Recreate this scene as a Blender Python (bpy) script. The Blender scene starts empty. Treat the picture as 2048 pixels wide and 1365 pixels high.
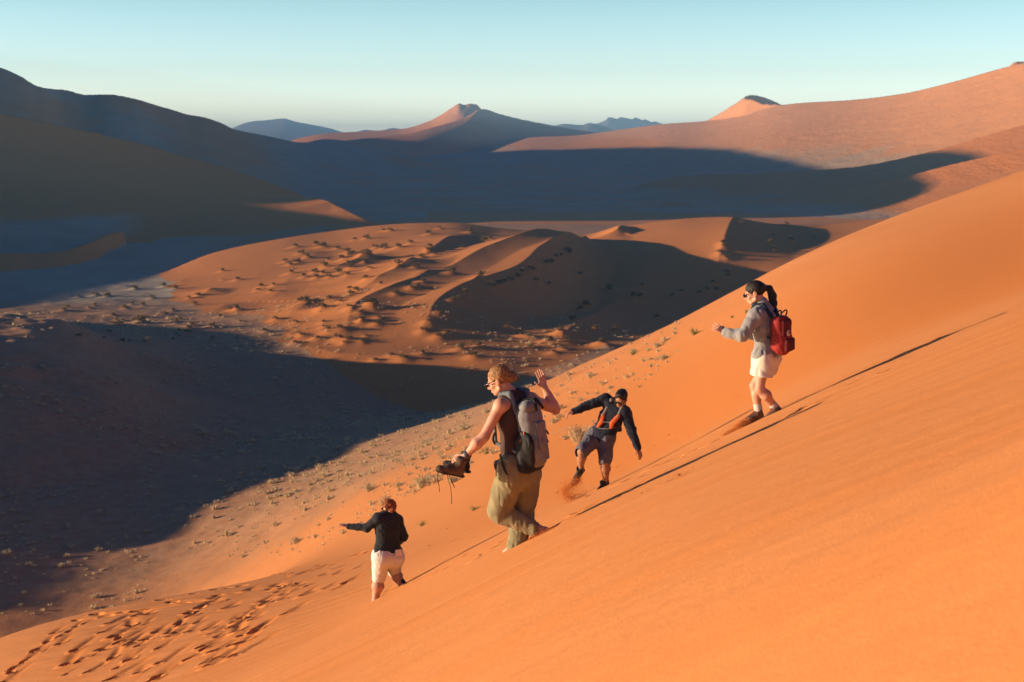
import bpy, bmesh, math, random
import numpy as np
from mathutils import Vector, Matrix

# ------------------------------------------------------------------ camera
S = bpy.context.scene
COL = S.collection
F = 2844.0                       # focal length in photo pixels (2048 wide)
PITCH = math.radians(7.85)
CP, SP = math.cos(PITCH), math.sin(PITCH)
cam = bpy.data.cameras.new('camera')
cam_o = bpy.data.objects.new('camera', cam)
COL.objects.link(cam_o)
cam.sensor_width = 36.0
cam.lens = F * 36.0 / 2048.0
cam.clip_start = 0.05
cam.clip_end = 30000
cam.dof.use_dof = True
cam.dof.focus_distance = 13.5
cam.dof.aperture_fstop = 6.3
cam_o.location = (0, 0, 0)
cam_o.rotation_euler = (math.radians(90) - PITCH, 0, 0)
S.camera = cam_o

# ------------------------------------------------------------------ light
SUN_EL = math.radians(7.5)
SUN_AZ = math.radians(5.0)       # the sun stands to the left, this much behind the camera
TO_SUN = np.array([-math.cos(SUN_EL) * math.cos(SUN_AZ), -math.cos(SUN_EL) * math.sin(SUN_AZ), math.sin(SUN_EL)])
world = bpy.data.worlds.new('World')
S.world = world
world.use_nodes = True
nt = world.node_tree
nt.nodes.clear()
w_out = nt.nodes.new('ShaderNodeOutputWorld')
w_bg = nt.nodes.new('ShaderNodeBackground')
w_sky = nt.nodes.new('ShaderNodeTexSky')
w_sky.sky_type = 'NISHITA'
w_sky.sun_disc = False
w_sky.sun_elevation = SUN_EL
# rotation is measured clockwise from +Y: the sun stands towards -X
w_sky.sun_rotation = math.atan2(TO_SUN[0], TO_SUN[1])
w_sky.altitude = 700
w_sky.air_density = 1.0
w_sky.dust_density = 0.4
w_sky.ozone_density = 1.6
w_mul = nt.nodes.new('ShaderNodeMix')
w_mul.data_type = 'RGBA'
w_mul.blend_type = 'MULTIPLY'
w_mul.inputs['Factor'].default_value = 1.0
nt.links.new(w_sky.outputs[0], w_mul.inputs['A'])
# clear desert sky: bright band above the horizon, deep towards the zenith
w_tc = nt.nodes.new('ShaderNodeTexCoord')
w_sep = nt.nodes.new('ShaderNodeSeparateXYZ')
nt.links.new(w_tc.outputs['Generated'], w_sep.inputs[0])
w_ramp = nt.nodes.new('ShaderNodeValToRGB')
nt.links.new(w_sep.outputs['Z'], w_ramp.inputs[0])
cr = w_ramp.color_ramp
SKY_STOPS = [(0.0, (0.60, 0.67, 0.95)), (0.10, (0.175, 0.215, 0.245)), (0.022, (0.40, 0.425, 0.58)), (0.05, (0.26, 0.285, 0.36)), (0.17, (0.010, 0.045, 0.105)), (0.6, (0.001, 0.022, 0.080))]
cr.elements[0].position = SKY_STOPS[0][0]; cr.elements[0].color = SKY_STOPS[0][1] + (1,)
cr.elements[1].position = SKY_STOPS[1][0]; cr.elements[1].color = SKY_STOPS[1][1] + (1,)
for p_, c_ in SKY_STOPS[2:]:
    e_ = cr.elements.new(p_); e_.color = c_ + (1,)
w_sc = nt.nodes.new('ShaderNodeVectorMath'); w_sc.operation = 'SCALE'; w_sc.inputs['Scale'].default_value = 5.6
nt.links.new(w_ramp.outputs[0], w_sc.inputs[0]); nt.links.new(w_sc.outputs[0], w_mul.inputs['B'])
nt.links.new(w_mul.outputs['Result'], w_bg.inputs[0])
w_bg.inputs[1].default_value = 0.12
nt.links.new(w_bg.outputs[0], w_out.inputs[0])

sun = bpy.data.lights.new('sun', 'SUN')
sun.energy = 5.0
sun.angle = math.radians(0.5)
sun.color = (1.0, 0.74, 0.50)
sun_o = bpy.data.objects.new('sun', sun)
COL.objects.link(sun_o)
sun_o.rotation_euler = Vector(-TO_SUN).to_track_quat('-Z', 'Y').to_euler()

S.view_settings.view_transform = 'Standard'
S.view_settings.look = 'None'
S.view_settings.gamma = 1.0
S.view_settings.exposure = 0.80
S.render.engine = 'CYCLES'
S.cycles.use_denoising = True
S.cycles.max_bounces = 6
S.cycles.diffuse_bounces = 1
S.cycles.volume_bounces = 0
S.cycles.caustics_reflective = False
S.cycles.caustics_refractive = False

# ------------------------------------------------------------------ helpers
rng = np.random.default_rng(7)
random.seed(7)

def px_ts(px, row):
    """photo pixel -> (x/y, z/y) of its line of sight"""
    px = np.asarray(px, float); row = np.asarray(row, float)
    u = (px - 1024) / F; v = (682.5 - row) / F
    Y = CP + v * SP
    return u / Y, (-SP + v * CP) / Y

def at(px, row, Y):
    t, s = px_ts(px, row)
    return np.array([t * Y, Y, s * Y])

def to_px(x, y, z):
    d = CP * y - SP * z
    return 1024 + F * x / d, 682.5 - F * (SP * y + CP * z) / d

def pchip(xk, yk, x):
    """monotone cubic interpolation; yk may be (n,) or (n, m)"""
    xk = np.asarray(xk, float); yk = np.asarray(yk, float)
    h = np.diff(xk)
    sh = (-1,) + (1,) * (yk.ndim - 1)
    d = np.diff(yk, axis=0) / h.reshape(sh)
    m = np.zeros_like(yk)
    m[0] = d[0]; m[-1] = d[-1]
    w1 = (2 * h[1:] + h[:-1]).reshape(sh); w2 = (h[1:] + 2 * h[:-1]).reshape(sh)
    ok = d[1:] * d[:-1] > 0
    with np.errstate(divide='ignore', invalid='ignore'):
        hm = (w1 + w2) / (w1 / d[:-1] + w2 / d[1:])
    m[1:-1] = np.where(ok, hm, 0)
    x = np.clip(np.asarray(x, float), xk[0], xk[-1])
    i = np.clip(np.searchsorted(xk, x) - 1, 0, len(xk) - 2)
    hs = h[i]; u = (x - xk[i]) / hs
    e = x.shape + (1,) * (yk.ndim - 1)
    u = u.reshape(e); hs = hs.reshape(e)
    u2 = u * u; u3 = u2 * u
    return ((2*u3 - 3*u2 + 1) * yk[i] + (u3 - 2*u2 + u) * hs * m[i]
            + (-2*u3 + 3*u2) * yk[i+1] + (u3 - u2) * hs * m[i+1])

def nspline(xk, yk, x):
    """natural cubic spline along axis 0"""
    xk = np.asarray(xk, float); yk = np.asarray(yk, float)
    n = len(xk); h = np.diff(xk)
    A = np.zeros((n, n)); B = np.zeros_like(yk)
    A[0, 0] = A[-1, -1] = 1
    for i in range(1, n - 1):
        A[i, i-1] = h[i-1]; A[i, i] = 2 * (h[i-1] + h[i]); A[i, i+1] = h[i]
        B[i] = 6 * ((yk[i+1] - yk[i]) / h[i] - (yk[i] - yk[i-1]) / h[i-1])
    M = np.linalg.solve(A, B)
    x = np.clip(np.asarray(x, float), xk[0], xk[-1])
    i = np.clip(np.searchsorted(xk, x) - 1, 0, n - 2)
    e = x.shape + (1,) * (yk.ndim - 1)
    hs = h[i].reshape(e); a = (xk[i+1] - x).reshape(e) / hs; b = (x - xk[i]).reshape(e) / hs
    return a * yk[i] + b * yk[i+1] + ((a**3 - a) * M[i] + (b**3 - b) * M[i+1]) * hs**2 / 6

def smooth01(x):
    x = np.clip(x, 0, 1); return x * x * (3 - 2 * x)

def smax(a, b, k):
    h = np.clip(0.5 + 0.5 * (a - b) / k, 0, 1)
    return b + (a - b) * h + k * h * (1 - h)

def vnoise(x, y, seed=0):
    """value noise, -1..1, numpy"""
    x = np.asarray(x, float); y = np.asarray(y, float)
    xi = np.floor(x).astype(np.int64); yi = np.floor(y).astype(np.int64)
    fx = x - xi; fy = y - yi
    fx = fx*fx*fx*(fx*(fx*6-15)+10); fy = fy*fy*fy*(fy*(fy*6-15)+10)
    def hsh(a, b):
        n = (a * 374761393 + b * 668265263 + seed * 982451653) & 0x7fffffff
        n = ((n ^ (n >> 13)) * 1274126177) & 0x7fffffff
        n = (n ^ (n >> 16)) & 0xffff
        return n / 32767.5 - 1
    v00 = hsh(xi, yi); v10 = hsh(xi+1, yi); v01 = hsh(xi, yi+1); v11 = hsh(xi+1, yi+1)
    return (v00*(1-fx) + v10*fx)*(1-fy) + (v01*(1-fx) + v11*fx)*fy

def fbm(x, y, seed=0, n=4):
    r = 0; a = 1.0; t = 0
    for i in range(n):
        r = r + a * vnoise(x * 2**i + 17.3*i, y * 2**i - 9.1*i, seed + i); t += a; a *= 0.5
    return r / t

def tag(o, label=None, cat=None, group=None, kind=None):
    if label: o['label'] = label
    if cat: o['category'] = cat
    if group: o['group'] = group
    if kind: o['kind'] = kind
    return o

def mesh_obj(name, V, Fc, mat, parent=None, smooth=True):
    me = bpy.data.meshes.new(name)
    V = np.asarray(V, np.float32)
    me.vertices.add(len(V)); me.vertices.foreach_set('co', V.ravel())
    Fc = np.asarray(Fc, np.int32)
    n, k = Fc.shape
    me.loops.add(n * k); me.loops.foreach_set('vertex_index', Fc.ravel())
    me.polygons.add(n)
    me.polygons.foreach_set('loop_start', np.arange(0, n*k, k, dtype=np.int32))
    me.polygons.foreach_set('use_smooth', np.full(n, smooth))
    me.update(calc_edges=True)
    if mat: me.materials.append(mat)
    o = bpy.data.objects.new(name, me)
    COL.objects.link(o)
    if parent: o.parent = parent
    return o

# ------------------------------------------------------------------ materials
def new_mat(name):
    m = bpy.data.materials.new(name); m.use_nodes = True
    n = m.node_tree; n.nodes.clear()
    out = n.nodes.new('ShaderNodeOutputMaterial'); b = n.nodes.new('ShaderNodeBsdfPrincipled')
    n.links.new(b.outputs[0], out.inputs[0])
    return m, n, b

def N(n, typ, **kw):
    d = n.nodes.new(typ)
    for k, v in kw.items():
        if k in d.inputs.keys() if hasattr(d.inputs, 'keys') else False: d.inputs[k].default_value = v
        else: setattr(d, k, v)
    return d

def mixc(n, fac, a, b, blend='MIX'):
    d = n.nodes.new('ShaderNodeMix'); d.data_type = 'RGBA'; d.blend_type = blend
    for s_, v in (('Factor', fac), ('A', a), ('B', b)):
        if isinstance(v, bpy.types.NodeSocket): n.links.new(v, d.inputs[s_])
        else: d.inputs[s_].default_value = (v if not isinstance(v, tuple) else v + (1,)) if s_ != 'Factor' else v
    return d.outputs['Result']

def noise(n, vec, scale, detail=4, rough=0.55):
    d = n.nodes.new('ShaderNodeTexNoise'); d.inputs['Scale'].default_value = scale
    d.inputs['Detail'].default_value = detail; d.inputs['Roughness'].default_value = rough
    if vec is not None: n.links.new(vec, d.inputs['Vector'])
    return d.outputs['Fac']

def ramp(n, sock, stops):
    d = n.nodes.new('ShaderNodeValToRGB'); n.links.new(sock, d.inputs[0])
    e = d.color_ramp.elements
    e[0].position, e[0].color = stops[0][0], stops[0][1] + (1,)
    e[1].position, e[1].color = stops[-1][0], stops[-1][1] + (1,)
    for p, c in stops[1:-1]:
        q = e.new(p); q.color = c + (1,)
    return d.outputs[0]

def mapping(n, scale=(1, 1, 1), rot=(0, 0, 0), coord='Object'):
    tc = n.nodes.new('ShaderNodeTexCoord'); mp = n.nodes.new('ShaderNodeMapping')
    n.links.new(tc.outputs[coord], mp.inputs[0])
    mp.inputs['Scale'].default_value = scale; mp.inputs['Rotation'].default_value = rot
    return mp.outputs[0]

def bump(n, b, height, strength, dist, prev=None):
    d = n.nodes.new('ShaderNodeBump'); d.inputs['Strength'].default_value = strength
    d.inputs['Distance'].default_value = dist
    n.links.new(height, d.inputs['Height'])
    if prev: n.links.new(prev, d.inputs['Normal'])
    if b: n.links.new(d.outputs[0], b.inputs['Normal'])
    return d.outputs[0]

def sand_material(name, near, rk=1.0):
    m, n, b = new_mat(name)
    oc = mapping(n)
    a_clay = n.nodes.new('ShaderNodeAttribute'); a_clay.attribute_name = 'clay'
    a_veg = n.nodes.new('ShaderNodeAttribute'); a_veg.attribute_name = 'veg'
    a_red = n.nodes.new('ShaderNodeAttribute'); a_red.attribute_name = 'deep'
    big = noise(n, mapping(n, (1, 0.35, 1)), 0.12 if near else 0.012, 5)
    c1 = ramp(n, big, [(0.3, (0.61, 0.236, 0.074)), (0.7, (0.69, 0.280, 0.098))])
    # darker, redder streaks of fresh sand
    c1 = mixc(n, a_red.outputs['Fac'], c1, (0.63, 0.215, 0.052))
    fine = noise(n, oc, 90.0 if near else 1.3, 3, 0.7)
    c1 = mixc(n, 0.35, c1, ramp(n, fine, [(0.3, (0.42, 0.42, 0.42)), (0.7, (0.58, 0.58, 0.58))]), 'OVERLAY')
    if not near:   # scattered scrub and streaks at the scale of the far slopes
        far_n = noise(n, mapping(n, (1, .5, 1.6)), 0.075, 9, .72)
        a_veg2 = n.nodes.new('ShaderNodeMath'); a_veg2.operation = 'MULTIPLY'
        n.links.new(a_veg.outputs['Fac'], a_veg2.inputs[0]); n.links.new(ramp(n, far_n, [(.40, (0, 0, 0)), (.60, (.75, .75, .75))]), a_veg2.inputs[1])
        c1 = mixc(n, a_veg2.outputs[0], c1, (.20, .175, .105))
    if near:       # single pale and dark grains
        gr = noise(n, oc, 420.0, 1, 0.5)
        c1 = mixc(n, 0.4, c1, ramp(n, gr, [(0.25, (0.36, 0.36, 0.36)), (0.5, (0.5, 0.5, 0.5)), (0.78, (0.66, 0.66, 0.66))]), 'OVERLAY')
    # gravelly floor with dry stubble
    st = noise(n, mapping(n, (1, 1, 1)), 1.1, 6, 0.72)
    gcol = ramp(n, st, [(0.30, (0.40, 0.20, 0.098)), (0.5, (0.48, 0.262, 0.138)), (0.68, (0.55, 0.345, 0.195))])
    c2 = mixc(n, a_veg.outputs['Fac'], c1, gcol)
    cl = noise(n, mapping(n, (1, 0.5, 1)), 0.06, 5, 0.6)
    ccol = ramp(n, cl, [(0.3, (0.34, 0.27, 0.18)), (0.7, (0.46, 0.375, 0.265))])
    c3 = mixc(n, a_clay.outputs['Fac'], c2, ccol)
    n.links.new(c3, b.inputs['Base Color'])
    b.inputs['Roughness'].default_value = 0.95
    b.inputs['Specular IOR Level'].default_value = 0.1
    if near:
        b1 = bump(n, None, noise(n, oc, 9.0, 5, 0.6), 0.22, 0.02)
        bump(n, b, noise(n, oc, 130.0, 3, 0.6), 0.45, 0.004, b1)
    else:
        b1 = bump(n, None, noise(n, mapping(n, (1, 1, 1)), 0.35, 6, 0.68), 0.05 * rk, 0.9)
        b2_ = bump(n, None, noise(n, mapping(n, (1, .5, 1)), 0.06, 8, 0.68), 0.30 * rk * rk, 7.0, b1)
        bump(n, b, noise(n, oc, 7.0, 3, 0.7), 0.16 * rk, 0.05, b2_)
    return m
# ------------------------------------------------------------------ terrain
TN_PX = [-400, 0, 350, 700, 1024, 1300, 1600, 2048, 2500]
TN_Y = [1, 2, 4, 8, 12, 15, 17, 22, 30, 40, 55, 75, 100, 130, 170]
TN_S = {  # z / y of the near slope and of the floor it runs out on
 -400: [-1.4, -.92, -.68, -.585, -.550, -.530, -.516, -.49, -.445, -.415, -.43, -.360, -.264, -.204, -.157],
 0:    [-1.3, -.82, -.605, -.515, -.484, -.468, -.460, -.440, -.385, -.3525, -.395, -.357, -.268, -.208, -.160],
 350:  [-1.2, -.735, -.535, -.445, -.416, -.406, -.401, -.388, -.348, -.3232, -.345, -.335, -.266, -.208, -.162],
 700:  [-1.1, -.65, -.465, -.380, -.352, -.3445, -.3425, -.334, -.3105, -.2935, -.277, -.257, -.231, -.199, -.160],
 1024: [-.95, -.57, -.395, -.314, -.2895, -.2795, -.2775, -.2735, -.262, -.2405, -.217, -.199, -.183, -.168, -.153],
 1300: [-.85, -.50, -.337, -.262, -.241, -.2335, -.2310, -.2270, -.214, -.194, -.169, -.149, -.1350, -.137, -.143],
 1600: [-.80, -.43, -.280, -.214, -.192, -.1825, -.1770, -.1680, -.153, -.1335, -.110, -.091, -.0785, -.085, -.115],
 2048: [-.75, -.335, -.205, -.148, -.123, -.114, -.109, -.101, -.091, -.076, -.052, -.032, -.0180, -.021, -.05],
 2500: [-.70, -.24, -.13, -.080, -.060, -.052, -.048, -.042, -.034, -.022, 0.0, .03, .045, .04, .02],
}
tk = (np.array(TN_PX) - 1024) / F
tab = np.array([TN_S[p] for p in TN_PX])          # (cols, Y)
logY = np.log(np.array(TN_Y, float))

def near_s(t, Y1):
    """table lookup on a t x Y grid: (len(Y1), len(t))"""
    a = nspline(logY, tab.T, np.log(np.clip(Y1, 1, 170)))      # (nY, cols)
    return nspline(tk, a.T, t).T

def piece(a, b, n, lin=False):
    return (np.linspace(a, b, n, endpoint=False) if lin else np.geomspace(a, b, n, endpoint=False))

GY = np.concatenate([piece(0.6, 8, 110), piece(8, 12, 60), piece(12, 45, 600), piece(45, 180, 330), piece(180, 500, 430, True),
                     piece(500, 3600, 560), np.geomspace(3600, 9000, 60)])
GT = np.concatenate([np.linspace(-3.2, -1.25, 30, endpoint=False), np.linspace(-1.25, -.47, 210, endpoint=False), np.linspace(-.47, .47, 1000, endpoint=False),
                     np.linspace(.47, 1.6, 40)])
T, Y = np.meshgrid(GT, GY)
X = T * Y

# --- near slope and floor
zn = near_s(GT, GY) * Y
plain = -26.6 + 17.0 * smooth01((Y - 520) / 2400) + 0.35 * fbm(X / 40, Y / 40, 3, 3)
wb = smooth01((Y - 110) / 80)
Z = zn * (1 - wb) + plain * wb
back = (T > .06) & (Y > 170)
# the slope runs on behind its skyline and drops to the plain
zb = nspline(tk, tab[:, -1], GT)[None, :] * 170 - 0.42 * (Y - 170) - 40 * (1 - smooth01((T - .02) / .06))
Z = np.where(Y >= 170, smax(Z, zb, 2.0), Z)
LAB = np.where((Y < 60) | ((T > .0) & (Y < 130 + 60 * smooth01((T - .05) / .1))), 0, 1)  # 0 slope, 1 floor
# gentle relief of the near slope
m_near = smooth01((60 - Y) / 30)
# terrace on the left of the floor: catches the last grazing light
hump = (6.2 + .10 * np.clip(-.25 * Y - X, -5, 18)) * smooth01((Y - 106) / 30) * smooth01((205 - Y) / 45)
hx = -0.235 * Y + 5 * fbm(X / 20, Y / 20, 12, 3)
hump = hump * smooth01((hx + 6 - X) / 22) * (0.92 + 0.20 * fbm(X / 12, Y / 12, 11, 4))
Z = Z + hump
Z = Z - 2.6 * np.exp(-((X + 18) / 22) ** 2 - ((Y - 168) / 34) ** 2) - 2.8 * np.exp(-((X + 7) / 10) ** 2 - ((Y - 168) / 22) ** 2)
fl = (1 - .75 * smooth01((Y - 185) / 20) * smooth01((T + .1) / .08)) * smooth01((Y - 62) / 25) * smooth01((420 - Y) / 150) * smooth01((.2 - T) / .12)
Z = Z + fl * (0.28 * fbm(X / 7, Y / 7, 5, 4) + 0.35 * fbm(X / 25, Y / 25, 6, 3))

def dune(px, crest_row, crestY, footY, backs=0.5, pw=1.0, zf=-27.5, wob=0.0, seed=0, top=.5):
    """a dune by its crest line (photo pixels at a distance) and the line of its foot"""
    px = np.array(px, float)
    t, s = px_ts(px, np.array(crest_row, float))
    Yc = np.array(crestY, float); Yf = np.array(footY, float)
    o = np.argsort(t)
    q = pchip(t[o], np.stack([s, Yc, Yf, np.broadcast_to(np.array(zf, float), t.shape)], 1)[o], GT)
    dt = .00094; kk = np.arange(-60, 61) * dt
    gw = np.exp(-(kk / .011) ** 2); gw /= gw.sum()
    sm = np.zeros_like(GT)
    for k_, w_ in zip(kk, gw): sm += w_ * np.interp(GT + k_, GT, q[:, 0])
    s_, yc, yf, zf = (q[:, i][None] for i in range(4))
    if wob:
        s_ = s_ + wob * fbm(GT * 60, GT * 0 + seed, seed, 3)[None]
    zc = s_ * yc; zs = np.minimum(sm[None], s_ + .02) * yc
    u = np.clip((Y - yf) / (yc - yf), 0, 1)
    lo_ = zf + (zs - zf) * u ** pw
    zz = lo_ + (zc - zs) * smooth01((u - (1 - top)) / top) ** 1.6
    zz = np.where(Y > yc, zc - backs * (Y - yc), zz)
    zz = np.where(Y < yf, zf - 0.2 * (yf - Y), zz)
    inside = (GT >= t.min()) & (GT <= t.max())
    return np.where(inside[None], zz, -999.0)

def add(zz, lab, k=1.5):
    global Z, LAB
    LAB = np.where(zz > Z, lab, LAB)
    Z = np.where(zz > Z - 4 * k, smax(Z, zz, k), Z)

# --- far mountains and dunes
add(dune([380, 440, 500, 530, 565, 590, 640, 680, 720, 780], [300, 268, 244, 240, 237, 244, 252, 262, 280, 300],
         [6500] * 10, [5200] * 10, .4, 1.2, -20, .0006, 2), 8, 3)
add(dune([690, 712, 730, 760, 785, 800, 830], [280, 262, 257, 259, 254, 256, 280], [5200] * 7, [4500] * 7, .5, 1, -20, .0008, 4), 8, 3)
add(dune([1050, 1110, 1130, 1165, 1180, 1200, 1225, 1260, 1300], [290, 250, 246, 250, 246, 248, 256, 264, 280],
         [4700] * 9, [4000] * 9, .5, 1, -20, .0012, 6), 8, 3)
add(dune([1120, 1190, 1212, 1222, 1240, 1270, 1310, 1360, 1420], [290, 247, 238, 232, 234, 235, 243, 255, 285],
         [6000, 6000, 6000, 6050, 6100, 6200, 6400, 6500, 6500], [5200] * 9, .5, 1, -20, 0, 8), 8, 3)
# peak dune: lit western face behind, dark face in front of its snaking ridge
add(dune([540, 590, 650, 740, 800, 860, 905, 919, 928, 940, 952, 966, 1000], [300, 279, 267, 262, 258, 241, 214, 206, 209, 206, 207, 219, 240],
         [3100] * 13, [2650] * 9 + [2750, 2800, 2900, 2950], .6, 1.0, -25, top=.3), 7, 2)
add(dune([640, 690, 740, 800, 860, 930, 965, 1000, 1040, 1100, 1160, 1230, 1300, 1400], [290, 282, 276, 270, 256, 235, 218, 228, 238, 250, 261, 270, 276, 285],
         [2150, 2200, 2300, 2450, 2600, 2800, 2900, 2950, 2980, 3000, 3000, 3000, 3000, 3000],
         [1300, 1400, 1560, 1760, 2000, 2300, 2480, 2560, 2600, 2640, 2680, 2720, 2760, 2800], .3, 1.0, -16, top=.3), 7, 2)
# big dune on the right
add(dune([930, 1000, 1060, 1150, 1250, 1330, 1412, 1440, 1470, 1490, 1510, 1530, 1558, 1600, 1700, 1800, 1900, 2000, 2048, 2200, 2600, 4500],
         [300, 284, 275, 271, 258, 248, 242, 237, 230, 226, 221, 216, 211, 206, 200, 188, 165, 137, 125, 100, 60, -100],
         [2850, 2750, 2640, 2450, 2250, 2060, 1900, 1850, 1790, 1750, 1712, 1670, 1620, 1550, 1400, 1270, 1160, 1075, 1035, 930, 780, 650],
         [1500, 1420, 1350, 1230, 1120, 1040, 980, 960, 945, 935, 925, 915, 900, 880, 830, 790, 755, 725, 710, 650, 540, 450], .5, 1.0, -30, top=.16), 6, 4)
add(dune([1380, 1412, 1440, 1470, 1490, 1510, 1530, 1558, 1600], [262, 242, 226, 207, 196, 200, 207.5, 208.5, 222], [1960, 1900, 1850, 1790, 1750, 1712, 1670, 1620, 1550], [1500, 1460, 1420, 1380, 1350, 1320, 1290, 1260, 1220], .3, 2.0, -30, top=.9), 6, .8)
# dark slip faces behind its two summits
add(dune([1476, 1484, 1492, 1505, 1525, 1545, 1562, 1590], [212, 199, 191, 189, 193, 201, 209, 226], [1790, 1800, 1830, 1880, 1960, 2040, 2100, 2140], [1740] * 8, .2, 1, -20, top=.3), 6, .3)
add(dune([2014, 2024, 2034, 2048, 2070, 2150], [140, 127, 123, 123, 127, 150], [1560] * 6, [1450] * 6, .2, 1, -20), 6, .3)
# big dune on the left
add(dune([-3000, -500, -200, 0, 40, 78, 130, 172, 210, 262, 330, 372, 410, 440, 470, 540, 610, 650, 700, 760, 840, 950],
         [200, 75, 100, 135, 152, 173, 180, 190, 189, 196, 215, 228, 235, 245, 259, 273, 285, 279, 284, 296, 320, 350],
         [800, 850, 880, 920, 920, 930, 1000, 1010, 1000, 1010, 1060, 1080, 1100, 1120, 1150, 1280, 1420, 1500, 1560, 1560, 1500, 1400],
         [520, 530, 540, 560, 560, 560, 570, 580, 580, 580, 590, 600, 600, 610, 620, 640, 700, 780, 850, 950, 1050, 1200], .5, 1.15, -30, .0004, 14), 5, 4)
# two low ridges on the right of the valley
add(dune([1180, 1250, 1300, 1400, 1550, 1700, 1850, 2048, 2400, 4500], [410, 384, 363, 350, 345, 335, 306, 250, 170, -50],
         [790, 800, 810, 820, 820, 810, 800, 780, 700, 500], [640, 650, 650, 650, 640, 630, 610, 590, 540, 400], .3, 1.0, -28), 4, 2)
add(dune([1120, 1200, 1300, 1500, 1650, 1780, 1900, 2048, 2400, 4500], [450, 426, 406, 398, 386, 361, 330, 297, 220, 0],
         [600, 610, 620, 630, 630, 620, 610, 590, 540, 400], [520, 520, 510, 500, 490, 480, 460, 440, 400, 300], .3, 1.0, -28), 4, 2)
# dune on the left of the pan
add(dune([-2600, -400, -200, 0, 200, 400, 520, 610, 660, 690, 720, 750, 775], [-100, 110, 170, 225, 267, 320, 357, 393, 420, 440, 452, 460, 470],
         [700, 640, 600, 560, 538, 535, 526, 512, 502, 493, 492, 491, 491],
         [360, 395, 390, 384, 385, 384, 398, 430, 448, 458, 464, 472, 481], .45, 2.2, [-8, -18, -21, -23.5, -25.5, -27.2] + [-27.2] * 7), 3, 1.5)
# low sand ridge across the pan
add(dune([-900, 0, 60, 120, 180, 225, 250], [520, 507, 507, 503, 485, 466, 462], [300, 312, 318, 325, 345, 372, 385],
         [285, 297, 302, 310, 328, 360, 378], .35, 1.0, -27.2), 2, .4)

# --- hummocky middle dune
def mid_Y(row):
    return np.interp(row, [440, 450, 470, 500, 545, 575, 620, 650, 680, 700], [350, 335, 310, 285, 250, 232, 210, 195, 186, 180])
sk = np.array([(200, 600), (330, 545), (430, 505), (560, 478), (690, 459), (760, 452), (850, 451), (900, 448), (1000, 447), (1060, 449), (1120, 458),
               (1170, 460), (1250, 456), (1380, 447), (1450, 447), (1560, 452), (1620, 450), (1780, 436), (1850, 428), (2000, 420)], float)
add(dune(sk[:, 0], sk[:, 1] - 5 * smooth01((sk[:, 0] - 740) / 60) * smooth01((1600 - sk[:, 0]) / 60) + 17 * smooth01((sk[:, 0] - 850) / 200) * smooth01((1260 - sk[:, 0]) / 120), np.interp(sk[:, 0], [200, 430, 700, 1000, 1500, 2000], [270, 320, 345, 340, 345, 360]),
         np.interp(sk[:, 0], [200, 430, 700, 1000, 1500, 2000], [215, 205, 185, 180, 190, 200]), .33, .9, -27.3), 2, 1.2)

def ridge(pts, H, wl, wr, lab=2, ends=0.12):
    """a crest through photo pixels: gentle windward side on the left, slip face on the right"""
    global Z, LAB
    P = np.array([at(p[0], p[1], p[2] if len(p) > 2 else mid_Y(p[1]))[:2] for p in pts])
    seg = np.linalg.norm(np.diff(P, axis=0), axis=1); L = np.concatenate([[0], np.cumsum(seg)])
    uu = np.linspace(0, L[-1], 60)
    Q = pchip(L, P, uu)
    pad = max(wl, wr) * 2.2
    iy = np.where((GY > Q[:, 1].min() - pad) & (GY < Q[:, 1].max() + pad))[0]
    ix = np.where((GT > (Q[:, 0] / Q[:, 1]).min() - .12) & (GT < (Q[:, 0] / Q[:, 1]).max() + .12))[0]
    if len(iy) == 0 or len(ix) == 0: return
    sl = np.s_[iy[0]:iy[-1]+1, ix[0]:ix[-1]+1]
    x, y = X[sl], Y[sl]
    best = np.full(x.shape, 1e9); sd = np.zeros(x.shape); pr = np.zeros(x.shape)
    for i in range(len(Q) - 1):
        d = Q[i+1] - Q[i]; l2 = d @ d
        w = np.clip(((x - Q[i, 0]) * d[0] + (y - Q[i, 1]) * d[1]) / l2, 0, 1)
        dx = x - Q[i, 0] - w * d[0]; dy = y - Q[i, 1] - w * d[1]
        dd = dx * dx + dy * dy
        c = d[0] * dy - d[1] * dx          # > 0: left of the line
        m = dd < best
        best = np.where(m, dd, best); sd = np.where(m, c, sd); pr = np.where(m, (uu[i] + w * (uu[i+1] - uu[i])) / L[-1], pr)
    D = np.sqrt(best)
    hh = np.interp(pr, np.linspace(0, 1, len(H)), H) if np.ndim(H) else H * smooth01(pr / ends) * smooth01((1 - pr) / ends)
    left = sd > 0
    ul = np.clip(1 - D / wl, 0, 1); ur = np.clip(1 - D / wr, 0, 1)
    prof = np.where(left, ul ** 1.5, ur ** 1.2)
    Z[sl] = Z[sl] + hh * prof
    LAB[sl] = np.where((prof * hh > .4), lab, LAB[sl])

# long snaking crest with the big shaded slip face
ridge([(832, 668), (842, 650), (872, 618), (930, 590), (985, 570), (1035, 548), (1085, 512), (1130, 480), (1150, 462, 318)], [0, 2.2, 3.4, 4.2, 5.0, 5.8, 5.8, 4.6, 1.8], 22, 13)
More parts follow.
